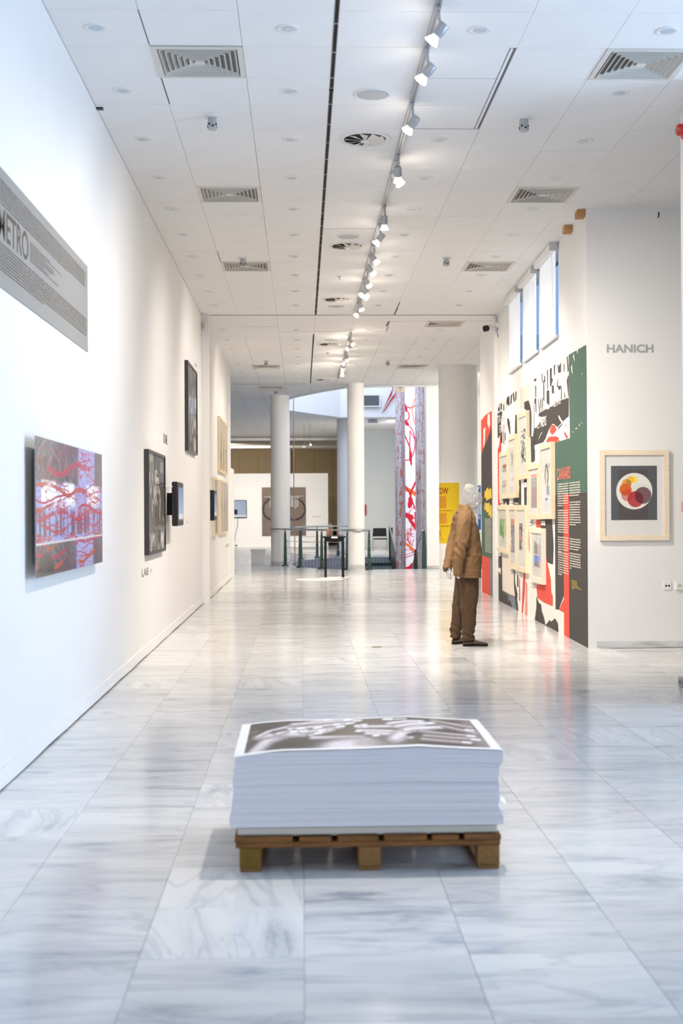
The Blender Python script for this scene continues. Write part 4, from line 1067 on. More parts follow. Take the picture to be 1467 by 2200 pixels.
# pictures hung over the mural
def bg_(S, c=(0.72, 0.71, 0.67)): return full(S, c)
def sq(S, T, a, b, c, d): return ((S > a) & (S < b) & (T > c) & (T < d)).astype(float)
def im1(S, T):
    c = bg_(S); c = mixc(c, (0.60, 0.12, 0.08), sq(S, T, .3, .8, .74, .80)); c = mixc(c, (0.04, 0.04, 0.04), sq(S, T, .3, .8, .72, .735))
    c = mixc(c, (0.20, 0.2, 0.2), sq(S, T, .3, .8, .58, .72) * (fbm(S * 30, T * 60, 3) > .45)); c = mixc(c, (0.5, 0.48, 0.44), sq(S, T, .25, .85, .17, .36))
    c = mixc(c, (0.62, 0.10, 0.06), sq(S, T, .3, .62, .23, .30) * (fbm(S * 20, T * 30, 8) > .45)); return mixc(c, (0.05, 0.05, 0.05), sq(S, T, .3, .6, .17, .21))
def im2(S, T):
    c = bg_(S); c = mixc(c, (0.30, 0.30, 0.22), sq(S, T, .25, .55, .52, .80) * (fbm(S * 18, T * 26, 5) > .5)); return mixc(c, (0.72, 0.36, 0.26), sq(S, T, .25, .7, .22, .29) * 0.7)
def im3(S, T):
    c = bg_(S, (0.70, 0.71, 0.68)); k = sq(S, T, .15, .85, .18, .82) * (fbm(S * 9, T * 22, 15) > .55); k = k + sq(S, T, .3, .8, .2, .5) * (fbm(S * 16, T * 24, 18) > .48)
    return mixc(c, (0.03, 0.03, 0.03), np.clip(k, 0, 1))
def im4(S, T):
    c = bg_(S, (0.74, 0.72, 0.69)); c = mixc(c, (0.28, 0.27, 0.25), sq(S, T, .22, .78, .12, .83)); c = mixc(c, (0.72, 0.30, 0.22), sq(S, T, .22, .78, .84, .92))
    c = mixc(c, (0.45, 0.44, 0.42), sq(S, T, .25, .75, .6, .8) * (fbm(S * 40, T * 60, 4) > .5)); 
    return mixc(c, (0.62, 0.16, 0.10), capsule(S, T, [(.6, .55), (.4, .48), (.55, .38), (.55, .2)], .05, .6) * (fbm(S * 25, T * 25, 9) > .4))
def im5(S, T):
    c = bg_(S, (0.70, 0.70, 0.69)); c = mixc(c, (0.16, 0.15, 0.15), capsule(S, T, [(.45, .72), (.35, .6), (.42, .5), (.62, .48), (.7, .58), (.6, .7)], .055, .3))
    c = mixc(c, (0.03, 0.03, 0.03), capsule(S, T, [(.45, .73), (.55, .76)], .03)); c = mixc(c, (0.68, 0.60, 0.45), capsule(S, T, [(.5, .64), (.5, .45)], .075, .3))
    c = mixc(c, (0.22, 0.27, 0.38), sq(S, T, .5, .7, .28, .42)); c = mixc(c, (0.18, 0.18, 0.2), sq(S, T, .72, .78, .25, .42)); c = mixc(c, (0.04, 0.20, 0.42), sq(S, T, .4, .6, .18, .225))
    return mixc(c, (0.10, 0.12, 0.18), sq(S, T, .75, .82, .70, .78))
def im6(S, T):
    c = bg_(S, (0.70, 0.68, 0.63)); c = mixc(c, (0.26, 0.42, 0.20), sq(S, T, .12, .92, .3, .78)); c = mixc(c, (0.60, 0.62, 0.52), capsule(S, T, [(.78, .68), (.72, .35)], .08, .5))
    c = mixc(c, (0.08, 0.28, 0.07), capsule(S, T, [(.3, .55), (.4, .38), (.6, .30)], .09, .6)); return mixc(c, (0.5, 0.48, 0.44), sq(S, T, .3, .9, .1, .25) * fbm(S * 6, T * 8, 3))
def im7(S, T):
    c = bg_(S); c = mixc(c, (0.62, 0.24, 0.18), sq(S, T, .15, .8, .74, .85)); c = mixc(c, (0.20, 0.21, 0.25), sq(S, T, .15, .8, .2, .74))
    return mixc(c, (0.6, 0.6, 0.6), sq(S, T, .15, .8, .2, .7) * (fbm(S * 14, T * 26, 7) > .64))
def im8(S, T):
    c = bg_(S, (0.72, 0.69, 0.63)); k = sq(S, T, .2, .6, .28, .78) * ((fbm(S * 12, T * 3, 5) > .5) | (fbm(S * 3, T * 30, 6) > .56)); c = mixc(c, (0.05, 0.05, 0.05), k.astype(float))
    c = mixc(c, (0.62, 0.10, 0.08), sq(S, T, .3, .7, .45, .6) * (fbm(S * 12, T * 16, 9) > .55)); return mixc(c, (0.62, 0.12, 0.06), sq(S, T, .2, .6, .27, .285))
def im9(S, T):
    c = bg_(S, (0.70, 0.68, 0.62)); c = mixc(c, (0.30, 0.28, 0.25), sq(S, T, .18, .55, .52, .86) * (T < 0.9 - 0.25 * S)); c = mixc(c, (0.14, 0.26, 0.62), sq(S, T, .18, .62, .33, .50))
    c = mixc(c, (0.26, 0.25, 0.24), sq(S, T, .2, .62, .22, .33)); c = mixc(c, (0.62, 0.20, 0.20), sq(S, T, .64, .74, .2, .8) * (T < 0.1 + S)); c = mixc(c, (0.50, 0.36, 0.66), sq(S, T, .62, .86, .36, .5))
    return mixc(c, (0.16, 0.36, 0.58), sq(S, T, .80, .85, .4, .95))
FR = [('birch framed print with red headline, top left of the mural group', 6.50, 5.575, 1.572, 2.258, im1, 'f'),
      ('tall birch framed sheet with green scribble, left of the column of black letters', 5.52, 4.755, 1.57, 2.452, im2, 'f'),
      ('tall birch frame of scattered black type, hung highest on the mural', 4.50, 3.745, 1.807, 2.695, im3, 'f'),
      ('birch framed grey poster with coral headline, beside the brush drawing', 3.70, 2.755, 1.28, 1.975, im4, 'f'),
      ('birch framed brush drawing of a dark loop, nearest on the green area', 2.70, 1.866, 1.29, 2.185, im5, 'f'),
      ('birch framed green print, lowest row at far left of the mural', 6.79, 5.70, 0.765, 1.470, im6, 'f'),
      ('narrow birch frame with grey and coral sheet in the lower row', 5.52, 4.795, 0.573, 1.466, im7, 'f'),
      ('birch framed collage of black grid lines in the lower row', 4.755, 3.88, 0.57, 1.461, im8, 'f'),
      ('white edged frame with blue block print, nearest in the lower row', 3.48, 2.525, 0.494, 1.172, im9, 'w')]
WFR = mat('white_washed_frame', srgb(232, 222, 204), 0.5)
for lab, ua, ub, z0, z1, im, k in FR:
    t = rw_thing('framed_print', lab, 'picture', ua, 'framed prints over the mural')
    framed(t, ua - ub, z0, z1, 0.05, 0.062, PALE if k == 'f' else WFR, im, 60, 90, margin=0.02)
for lab, u, w, z0, z1 in (('small caption card under the print with the red headline', 6.72, 0.36, 1.51, 1.57), ('small caption card under the tall sheet with green scribble', 5.62, 0.34, 1.51, 1.57),
                          ('small caption card below the frame of scattered black type', 4.36, 0.36, 1.70, 1.765), ('caption card below the grey poster with coral headline', 3.85, 0.26, 1.205, 1.26), ('caption card on black below the brush drawing', 2.84, 0.30, 1.21, 1.262),
                          ('caption card below the green print', 6.99, 0.36, 0.70, 0.745), ('caption card below the narrow grey and coral sheet', 5.68, 0.28, 0.50, 0.545),
                          ('caption card below the black grid collage', 4.92, 0.33, 0.498, 0.535), ('caption card below the blue block print', 3.72, 0.34, 0.415, 0.468)):
    x, y = rw(u, 0.008); card(lab, u, w, z0, z1, rot=RWROT, loc=(x, y, 0))

# roller blinds on the three high windows
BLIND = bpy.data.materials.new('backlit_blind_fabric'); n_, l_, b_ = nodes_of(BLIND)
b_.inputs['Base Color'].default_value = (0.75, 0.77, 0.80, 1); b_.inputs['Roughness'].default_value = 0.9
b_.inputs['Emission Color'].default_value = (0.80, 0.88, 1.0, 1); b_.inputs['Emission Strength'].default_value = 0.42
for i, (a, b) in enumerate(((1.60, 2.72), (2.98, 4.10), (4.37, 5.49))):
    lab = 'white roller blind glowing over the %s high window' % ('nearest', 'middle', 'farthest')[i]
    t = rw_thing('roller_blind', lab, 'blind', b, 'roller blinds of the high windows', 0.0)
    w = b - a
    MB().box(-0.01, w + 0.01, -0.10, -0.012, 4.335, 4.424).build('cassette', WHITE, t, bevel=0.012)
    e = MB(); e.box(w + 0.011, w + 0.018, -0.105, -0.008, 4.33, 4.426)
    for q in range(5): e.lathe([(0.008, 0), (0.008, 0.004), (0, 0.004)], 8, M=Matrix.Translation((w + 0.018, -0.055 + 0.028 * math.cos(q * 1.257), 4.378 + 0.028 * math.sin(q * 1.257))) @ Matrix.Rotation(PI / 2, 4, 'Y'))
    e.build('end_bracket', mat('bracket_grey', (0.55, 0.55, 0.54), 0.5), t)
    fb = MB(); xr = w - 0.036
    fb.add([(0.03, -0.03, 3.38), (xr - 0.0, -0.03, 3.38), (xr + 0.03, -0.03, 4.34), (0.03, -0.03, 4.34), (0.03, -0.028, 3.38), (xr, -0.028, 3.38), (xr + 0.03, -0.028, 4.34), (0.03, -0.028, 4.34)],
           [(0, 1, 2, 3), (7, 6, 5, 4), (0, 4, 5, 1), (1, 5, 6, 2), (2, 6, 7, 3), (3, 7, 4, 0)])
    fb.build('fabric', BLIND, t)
    MB().box(0.0, w, -0.045, -0.01, 3.345, 3.385).build('bottom_bar', WHITE, t, bevel=0.006)
    MB().tube([(w * 0.78, -0.034, 4.33), (w * 0.82, -0.034, 3.9), (w * 0.88, -0.034, 3.42)], 0.0025, 6).build('pull_cord', WHITE, t)

# camera, timber blocks
t = rw_thing('security_camera', 'white security camera with black lens on the slim post by the windows', 'camera', 7.0)
MB().lathe([(0.05, 0), (0.05, 0.02), (0.02, 0.035), (0, 0.035)], 20, M=Matrix.Translation((0.15, -0.001, 4.26)) @ Matrix.Rotation(PI / 2, 4, 'X')).tube([(0.15, -0.03, 4.26), (0.12, -0.09, 4.25), (0.10, -0.11, 4.24)], 0.016, 10).build('bracket', WHITE, t, smooth=True)
dv = Vector((0.5, -0.85, -0.22)).normalized(); M = Matrix.Translation((0.08, -0.09, 4.23)) @ dv.to_track_quat('Z', 'Y').to_matrix().to_4x4()
MB().lathe([(0, -0.05), (0.04, -0.05), (0.045, -0.04), (0.045, 0.10), (0.04, 0.105)], 20, M=M).build('body', WHITE, t, smooth=True)
MB().lathe([(0.046, 0.09), (0.049, 0.15), (0.044, 0.15), (0.03, 0.13), (0, 0.125)], 20, M=M).build('lens_hood', BLACK, t, smooth=True)
MB().tube([(0.16, -0.01, 4.22), (0.19, -0.03, 4.15), (0.20, -0.012, 4.06)], 0.005, 8).tube([(0.17, -0.01, 4.29), (0.20, -0.04, 4.33), (0.16, -0.012, 4.37)], 0.004, 8).build('lead', BLACK, t, smooth=True)
for lab, u in (('timber block end at the top of the right wall, nearer one', 0.0), ('timber block end at the top of the right wall, farther one', 0.70)):
    t = rw_thing('timber_block', lab, 'block', u + 0.15, 'timber blocks under the ceiling')
    mb = MB(); mb.prism([(0, 4.355), (0.12, 4.355), (0.14, 4.37), (0.14, 4.424), (0.02, 4.424), (0, 4.41)], -0.085, -0.002); mb.build('block', mat('sawn_timber', srgb(168, 124, 78), 0.75, var=0.25, scale=12, stretch=(1, 8, 8)), t)

# facing wall beside the corner
t = thing('wall_lettering', 'grey wall letters HANICH above the framed circle print', 'lettering', (3.082, 12.87, 0))
mb = MB(); put_text(mb, 'HANICH', 0, 0.476, 2.975, 3.060, -0.004, 0, 0.035); mb.build('letters', mat('soft_grey_ink', (0.36, 0.36, 0.36), 0.8), t)
t = thing('framed_print', 'pale birch framed print of overlapping coloured circles on the facing wall', 'picture', (2.996, 12.87, 0))
f = MB(); fw = 0.052; w = 0.706; z0 = 1.082; z1 = 1.993
def miter(mb, a, b):
    (x0, za), (x1, zb) = a, b
for pts in ([(0, z0), (w, z0), (w - fw, z0 + fw), (fw, z0 + fw)], [(w, z0), (w, z1), (w - fw, z1 - fw), (w - fw, z0 + fw)], [(w, z1), (0, z1), (fw, z1 - fw), (w - fw, z1 - fw)], [(0, z1), (0, z0), (fw, z0 + fw), (fw, z1 - fw)]):
    MB().prism(pts, -0.035, -0.001).build('frame_bar', mat('birch_moulding', srgb(232, 216, 192), 0.5, var=0.05, scale=9, stretch=(1, 1, 6)), t)
MB().box(fw, w - fw, -0.020, -0.001, z0 + fw, z1 - fw).build('mat_board', mat('white_mat', (0.76, 0.75, 0.73), 0.8), t)
px0, px1, pz0, pz1 = 0.117, 0.584, 1.287, 1.834
def circles(S, T):
    a = (px1 - px0) / (pz1 - pz0)
    c = full(S, (0.095, 0.10, 0.11)); c = mixc(c, (0.085, 0.066, 0.068), sq(S, T, .16, .80, .02, .93) * 0.9)
    X = S * a
    def disc(cx, cy, r, col, al): 
        nonlocal c
        c = mixc(c, col, (1 - sstep(r - .004, r + .004, np.hypot(X - cx * a, T - cy))) * al)
    disc(.505, .533, .335, (0.80, 0.78, 0.73), 1)
    th = np.arctan2(T - .455, X - .66 * a); rr = np.hypot(X - .66 * a, T - .455)
    c = mixc(c, (0.25, 0.22, 0.2), ((np.abs(((th * 180 / PI) % 9) - 4.5) < 0.7) & (rr < .22) & (rr > .1) & (th > .1) & (th < 2.6)).astype(float) * .6)
    disc(.50, .745, .062, (0.90, 0.68, 0.05), 1); disc(.42, .745, .066, (0.82, 0.46, 0.02), .92); disc(.34, .67, .088, (0.70, 0.30, 0.03), .95)
    c = mixc(c, (0.36, 0.17, 0.03), ((np.hypot(X - .34 * a, T - .67) < .088) & (X > .33 * a) & (T < .75)).astype(float) * .7)
    disc(.315, .565, .112, (0.62, 0.12, 0.01), 1); disc(.35, .46, .11, (0.52, 0.05, 0.02), .72); disc(.53, .385, .148, (0.40, 0.012, 0.025), .95)
    disc(.695, .455, .155, (0.085, 0.012, 0.022), .88)
    return mixc(c, (0.25, 0.05, 0.06), ((np.abs(((th * 180 / PI) % 10) - 5) < 0.8) & (rr < .15) & (rr > .03)).astype(float) * .4)
print_grid('print', t, px0, px1, pz0, pz1, -0.0206, 190, 220, circles)
mb = MB(); put_lines(mb, px0 + 0.03, px0 + 0.10, 1.283, 0.012, 1, -0.0206, seed=3); put_lines(mb, px1 - 0.10, px1 - 0.02, 1.283, 0.012, 1, -0.0206, seed=4); mb.build('pencil_marks', mat('pencil', (0.5, 0.5, 0.5)), t)
MB().box(fw, w - fw, -0.030, -0.028, z0 + fw, z1 - fw).build('glass', GLASS, t)
for i, (lab, x) in enumerate((('white twin wall socket below the circle print', 3.642), ('white round wall socket at the right picture edge', 3.764))):
    t = thing('wall_socket', lab, 'socket', (x, 12.87, 0))
    MB().box(0, 0.084, -0.012 - 0.012 * i, -0.0005, 0.581, 0.664).build('plate', WHITE, t, bevel=0.004)
    if i == 0:
        for q in (0.027, 0.057): MB().lathe([(0.011, 0), (0.009, -0.001), (0, -0.001)], 14, M=Matrix.Translation((q, -0.0125, 0.622)) @ Matrix.Rotation(-PI / 2, 4, 'X')).build('hole', DARK, t)
    else:
        MB().lathe([(0.021, 0.0), (0.021, 0.0015), (0.018, 0.0015), (0.018, 0.0003), (0, 0.0003)], 20, M=Matrix.Translation((0.042, -0.0243, 0.622)) @ Matrix.Rotation(PI / 2, 4, 'X')).build('well', mat('socket_cream', (0.62, 0.60, 0.54), 0.5), t)
        for q in (0.034, 0.050): MB().lathe([(0.003, 0.0018), (0, 0.0018)], 8, M=Matrix.Translation((q, -0.0243, 0.622)) @ Matrix.Rotation(PI / 2, 4, 'X')).build('hole', DARK, t)
t = thing('alarm_sounder', 'red alarm sounder high on the pillar at the right picture edge', 'alarm', (2.905, 9.5, 4.22))
MB().box(-0.05, -0.001, -0.06, 0.06, -0.055, 0.055).build('base', RED, t, bevel=0.01)
MB().lathe([(0.045, 0), (0.045, 0.03), (0.036, 0.045), (0.0, 0.048)], 24, M=Matrix.Translation((-0.05, 0, 0)) @ Matrix.Rotation(-PI / 2, 4, 'Y')).build('sounder', RED, t, smooth=True)
t = thing('call_point', 'dark red call point on the wall at the right picture edge', 'alarm', (3.832, 12.87, 1.42))
MB().box(0, 0.10, -0.05, -0.001, -0.055, 0.055).build('case', RED, t, bevel=0.006)
MB().box(0.004, 0.09, -0.052, -0.05, -0.028, 0.028).build('window', mat('dark_red', (0.06, 0.01, 0.01), 0.4), t)
t = thing('wall_hook', 'small black hook at the top of the facing wall', 'hook', (3.615, 12.87, 4.35))
MB().tube([(0, -0.004, 0.045), (0.002, -0.014, 0.03), (0, -0.014, 0.0), (-0.006, -0.006, -0.012)], 0.006, 8).build('hook', BLACK, t, smooth=True)
t = thing('wall_plug', 'tiny white plug in the top of the facing wall', 'plug', (3.26, 12.87, 4.355))
MB().lathe([(0.014, 0), (0.012, 0.006), (0.005, 0.006), (0, 0.003)], 14, M=Matrix.Rotation(PI / 2, 4, 'X')).build('plug', WHITE, t, smooth=True)
t = thing('pillar_bracket', 'thin white ledge at the top of the right pillar', 'ledge', (2.905, 9.6, HC))
MB().box(-0.06, -0.001, -0.3, 0.13, -0.02, -0.0015).build('ledge', WHITE, t)
t = thing('equipment_box', 'grey box on the floor at the right picture edge by the pillar', 'box', (2.955, 9.98, 0.0))
MB().box(0.0, 0.14, -0.06, 0.06, 0.0005, 0.075).build('case', mat('box_grey', (0.30, 0.31, 0.32), 0.5), t, bevel=0.004)
MB().box(-0.002, 0.0, -0.03, 0.03, 0.025, 0.05).build('cover_plate', mat('box_dark', (0.12, 0.12, 0.12), 0.5), t)
# ================================================================== pallet and paper stack
t = thing('wooden_pallet', 'low brown timber pallet under the paper stack in the foreground', 'pallet', (0.255, 4.95, 0))
# local x -0.52..0.51, y 0..0.80
for i, (y0, y1) in enumerate(((0.0, 0.10), (0.35, 0.45), (0.70, 0.80))):
    for k, (x0, x1) in enumerate(((-0.502, -0.417), (-0.043, 0.042), (0.418, 0.503))):
        MB().box(x0, x1, y0, y1, 0.0165, 0.0935).build('block', WOOD3 if (k == 0 and i == 0) else WOOD2, t, bevel=0.003)
    MB().box(-0.516, 0.506, y0 - 0.004, y1 + 0.004, 0.094, 0.114).build('stringer_board', WOOD, t, bevel=0.003)
for x0, x1 in ((-0.500, -0.419), (-0.041, 0.040), (0.420, 0.501)): MB().box(x0, x1, 0.002, 0.798, 0.0005, 0.016).build('bottom_board', WOOD2, t, bevel=0.002)
xs = [-0.520, -0.297, -0.272, -0.147, -0.124, 0.034, 0.055, 0.220, 0.241, 0.345, 0.366, 0.508]
for i in range(0, 12, 2):
    MB().box(xs[i], xs[i + 1], -0.006, 0.806, 0.1145, 0.137 - 0.002 * (i % 3)).build('deck_board', WOOD, t, bevel=0.003)

def topz(x):
    return np.interp(x, [-0.262, -0.17, -0.08, 0.22, 0.33, 0.45, 0.6, 0.765], [0.446, 0.457, 0.463, 0.467, 0.471, 0.475, 0.465, 0.457])
t = thing('paper_stack', 'tall stack of large white printed sheets on the pallet', 'paper', (0, 0, 0))
rr = random.Random(11)
NX, NY = 44, 12
Z0, ZT = 0.172, 0.452
def perim(x0, x1, y0, y1):
    p = [(x0 + (x1 - x0) * i / NX, y0) for i in range(NX)] + [(x1, y0 + (y1 - y0) * i / NY) for i in range(NY)]
    p += [(x1 - (x1 - x0) * i / NX, y1) for i in range(NX)] + [(x0, y1 - (y1 - y0) * i / NY) for i in range(NY)]
    return p
NL = 46
breaks = [0, 3, 5, 8, 9, 15, 26, 38, NL]
zs = [Z0 + (ZT - Z0) * i / NL for i in range(NL + 1)]
off = []
lx = ly = 0
for i in range(NL):
    f = i / NL
    if i in breaks: jx, jy, jr = rr.uniform(-.006, .006), rr.uniform(-.004, .004), rr.uniform(-.007, .007)
    left = -0.262 - 0.020 * (1 - f) ** 1.3 + jx + rr.uniform(-.0012, .0012)
    rgt = 0.768 - 0.010 * math.sin(f * PI) ** 2 + jr + rr.uniform(-.0012, .0012) + (0.006 if i in (7, 8) else 0)
    off.append((left, rgt, 4.952 + 0.5 * jy + rr.uniform(-.0006, .0006), 5.652 + rr.uniform(-.002, .002)))
groups = [(breaks[i], breaks[i + 1]) for i in range(len(breaks) - 1)]
for a, b in groups:
    rings = []
    for i in range(a, b):
        p = perim(*off[i])
        for zz in (zs[i], zs[i + 1] - (0.0004 if i + 1 == b else 0.00005)):
            f = (zz - Z0) / (ZT - Z0)
            rings.append([(x, y, zz + (float(topz(x)) - ZT) * f ** 1.5) for x, y in p])
    mb = MB(); mb.loft(rings, caps=False)
    n = len(rings[0])
    # lids as strips so that the wave is followed
    for rg, fl in ((rings[0], True), (rings[-1], False)):
        vs = rg; fs = []
        for i in range(NX):
            A, B = i, i + 1; C, D = 2 * NX + NY - (i + 1), 2 * NX + NY - i
            fs.append((A, B, C, D) if not fl else (D, C, B, A))
        mb.add(vs, fs)
    tag(mb.build('sheet_bundle', SHEET, t), kind='stuff')
# curled corners of loose sheets on the right
for z, dx in ((0.262, 0.016), (0.215, 0.012), (0.195, 0.010)):
    MB().add([(0.752, 4.953, z), (0.752, 5.05, z), (0.772 + dx, 5.04, z - 0.006), (0.770 + dx, 4.953, z - 0.010), (0.752, 4.953, z + .0006), (0.752, 5.05, z + .0006), (0.772 + dx, 5.04, z - 0.0054), (0.770 + dx, 4.953, z - 0.0094)],
             [(0, 1, 2, 3), (7, 6, 5, 4), (0, 3, 7, 4), (1, 5, 6, 2), (3, 2, 6, 7)]).build('curled_sheet', SHEET, t)
MB().box(-0.255, 0.752, 4.96, 5.64, 0.1375, 0.1715).build('cream_base_sheets', mat('cream_paper', srgb(206, 202, 190), 0.8), t, bevel=0.006)
def hands(S, T):
    U = 100 + 30 * T + S * (1310 - 165 * T); V = 280 - 182 * T ** 0.86          # sheet in the proportions of the photographed print
    X, Y = U, V
    def cap(pts, r, soft=.45):
        d = np.full(S.shape, 1e9)
        for (ax, ay), (bx, by) in zip(pts[:-1], pts[1:]):
            ay, by, ky = ay * 2.2, by * 2.2, Y * 2.2
            dx, dy = bx - ax, by - ay
            q = np.clip(((X - ax) * dx + (ky - ay) * dy) / (dx * dx + dy * dy + 1e-9), 0, 1)
            d = np.minimum(d, np.hypot(X - ax - q * dx, ky - ay - q * dy))
        return 1 - sstep(r * (1 - soft), r * (1 + soft), d)
    c = full(S, (0.060, 0.052, 0.044))
    n = fbm(X / 90, Y / 22, 4)
    c = c * (0.75 + 0.6 * n[..., None])
    c = mixc(c, (0.22, 0.18, 0.13), cap([(640, 215), (760, 150), (900, 230)], 95, .8) * 0.55)
    c = mixc(c, (0.30, 0.25, 0.24), cap([(1290, 120), (1340, 200), (1380, 260)], 85, .8) * 0.8)
    L = (0.56, 0.51, 0.53); B = (0.92, 0.90, 0.92); Mm = (0.22, 0.19, 0.20)
    def form(c, col, pts, r, soft=.45):
        c = mixc(c, tuple(q * .32 for q in col), cap(pts, r * 1.35, .5) * .85)
        c = mixc(c, tuple(q * .72 for q in col), cap(pts, r, .4))
        up = [(x, y - r * .16) for x, y in pts]
        return mixc(c, tuple(min(1, q * 1.22) for q in col), cap(up, r * .55, .7))
    for P_ in ([(110, 165), (200, 150)], [(115, 205), (160, 198)]): c = mixc(c, Mm, cap(P_, 14, .9) * .6)
    c = form(c, L, [(195, 275), (255, 215), (330, 190)], 34); c = form(c, L, [(215, 186), (300, 182), (430, 186)], 27); c = form(c, L, [(212, 182), (262, 158), (330, 145), (365, 138)], 15)
    c = form(c, L, [(310, 175), (370, 152), (440, 150)], 22); c = mixc(c, (0.05, 0.045, 0.04), cap([(285, 162), (345, 156)], 13, .6) * .85)
    for a, b in (((372, 132), (560, 100)), ((380, 126), (665, 112)), ((400, 150), (640, 132)), ((430, 175), (610, 155)), ((470, 192), (570, 168)), ((480, 207), (720, 214))): c = form(c, L, [a, b], 17)
    for a in ((545, 104), (420, 151), (500, 151), (385, 168), (432, 167), (520, 170), (505, 183), (590, 136), (655, 132), (690, 116), (640, 110), (610, 150)): c = form(c, B, [(a[0] - 13, a[1] + 1), (a[0] + 13, a[1] - 1)], 11)
    c = form(c, (0.60, 0.55, 0.59), [(610, 272), (720, 266)], 95); c = mixc(c, (0.30, 0.25, 0.23), cap([(720, 245), (860, 262)], 40, .7) * .6)
    for a, b in (((695, 158), (885, 167)), ((700, 180), (890, 197)), ((745, 198), (890, 212))): c = form(c, (0.62, 0.58, 0.60), [a, b], 15)
    for a in ((695, 150), (725, 147), (705, 182), (735, 160), (790, 212), (955, 230)): c = form(c, B, [(a[0] - 9, a[1]), (a[0] + 9, a[1])], 10)
    c = form(c, (0.60, 0.55, 0.57), [(890, 232), (945, 192), (1005, 174)], 42)
    for a, b in (((850, 146), (1005, 131)), ((890, 167), (1060, 138)), ((935, 190), (1105, 160))): c = form(c, (0.66, 0.61, 0.63), [a, b], 19); c = form(c, B, [(b[0] - 16, b[1] + 2), b], 10)
    c = form(c, B, [(825, 115), (855, 117)], 14); c = form(c, B, [(875, 118), (925, 117)], 7)
    c = mixc(c, (0.035, 0.03, 0.03), cap([(955, 216), (1020, 202), (1180, 186)], 17, .6) * .95)
    for a, b in (((1010, 195), (1260, 201)), ((1030, 217), (1250, 219)), ((1020, 237), (1220, 241)), ((1100, 150), (1280, 185)), ((1060, 120), (1250, 150))): c = form(c, (0.36, 0.31, 0.31), [a, b], 15)
    for a in ((1255, 202), (1280, 221), (1235, 240), (1245, 168)): c = form(c, (0.74, 0.70, 0.71), [(a[0] - 15, a[1]), (a[0] + 15, a[1] + 1)], 12)
    c = c * (0.85 + 0.3 * fbm(X / 14, Y / 7, 9)[..., None])
    mg = np.minimum(np.minimum(S - .037, .963 - S) * 1.03, np.minimum(T - .048, .965 - T) * 0.70)
    return mixc(c, (0.86, 0.86, 0.87), 1 - sstep(-.0008, .0012, mg))
def drape(S, T):
    x = -0.266 + S * 1.036; z = topz(np.clip(x, -0.262, 0.765)) + 0.0035 + 0.010 * np.sin(T * PI) * np.exp(-((S - .6) / .3) ** 2) + 0.004 * T
    z = z - 0.006 * sstep(0.10, 0.0, T) * sstep(0.2, 0.0, S)
    return np.stack([x, 4.950 + T * 0.705, z], -1)
print_grid('top_sheet', t, 0, 1, 0, 1, 0, 420, 240, hands, PRINT, drape)

# ================================================================== mannequin sculpture
FAB = mat('tan_cotton', srgb(114, 84, 52), 0.85, var=0.10, scale=30)
TRO = mat('brown_cotton', srgb(70, 48, 26), 0.85, var=0.12, scale=30)
SHOE = mat('brown_leather', srgb(64, 44, 34), 0.4)
man = thing('mannequin', 'mannequin in tan jacket and brown trousers with a plastic wrapped wire head', 'mannequin', (1.70, 13.25, 0))
def ell(cx, cy, z, rx, ry, n=28, p=2.3, ax=None):
    out = []
    for k in range(n):
        a = 2 * PI * k / n; c, s = math.cos(a), math.sin(a)
        x = rx * math.copysign(abs(c) ** (2 / p), c); y = ry * math.copysign(abs(s) ** (2 / p), s)
        out.append((cx + x, cy + y, z))
    return out
def limb(pts, rad, n=18):
    rings = []; P = [Vector(p) for p in pts]
    for i, p in enumerate(P):
        tdir = (P[min(i + 1, len(P) - 1)] - P[max(i - 1, 0)]).normalized()
        a = Vector((1, 0, 0)); a = (a - tdir * a.dot(tdir)).normalized(); b = tdir.cross(a)
        rx, ry = rad[i] if isinstance(rad[i], tuple) else (rad[i], rad[i])
        rings.append([tuple(p + a * (rx * math.cos(2 * PI * k / n)) + b * (ry * math.sin(2 * PI * k / n))) for k in range(n)])
    return rings
def garment(name, mb, m, parent, voxel, fn, smooth_it=4):
    o = mb.build(name, m, parent)
    md = o.modifiers.new('merge', 'REMESH'); md.mode = 'VOXEL'; md.voxel_size = voxel
    ms = o.modifiers.new('soften', 'SMOOTH'); ms.iterations = smooth_it; ms.factor = 0.5
    bpy.context.view_layer.update()
    dg = bpy.context.evaluated_depsgraph_get()
    me = bpy.data.meshes.new_from_object(o.evaluated_get(dg))
    o.modifiers.clear(); o.data = me; me.name = name
    nv = [v.normal.copy() for v in me.vertices]
    for v, nn in zip(me.vertices, nv): v.co = v.co + nn * fn(v.co)
    if not me.materials: me.materials.append(m)
    me.polygons.foreach_set('use_smooth', [True] * len(me.polygons))
    return o
X0 = 1.70
def T3(z, xb, xf, hy, cy=0.0): return ell((xb + xf) / 2 - X0, cy, z, (xf - xb) / 2, hy)
j = MB()
j.loft([T3(.705, 1.588, 1.850, .245), T3(.73, 1.586, 1.850, .246), T3(.82, 1.59, 1.849, .24), T3(.92, 1.598, 1.846, .228), T3(1.05, 1.60, 1.838, .222), T3(1.15, 1.60, 1.824, .226), T3(1.25, 1.592, 1.803, .222),
        T3(1.32, 1.597, 1.787, .200), T3(1.37, 1.61, 1.772, .150), T3(1.405, 1.628, 1.752, .105), T3(1.445, 1.643, 1.722, .082)])
j.loft(limb([(1.672 - X0, -.165, 1.345), (1.655 - X0, -.215, 1.27), (1.640 - X0, -.245, 1.17), (1.618 - X0, -.262, 1.07), (1.598 - X0, -.262, .98), (1.582 - X0, -.255, .88), (1.580 - X0, -.245, .79), (1.583 - X0, -.24, .735)],
            [(.080, .06), (.076, .07), (.070, .07), (.068, .068), (.062, .066), (.054, .062), (.046, .058), (.042, .056)]))
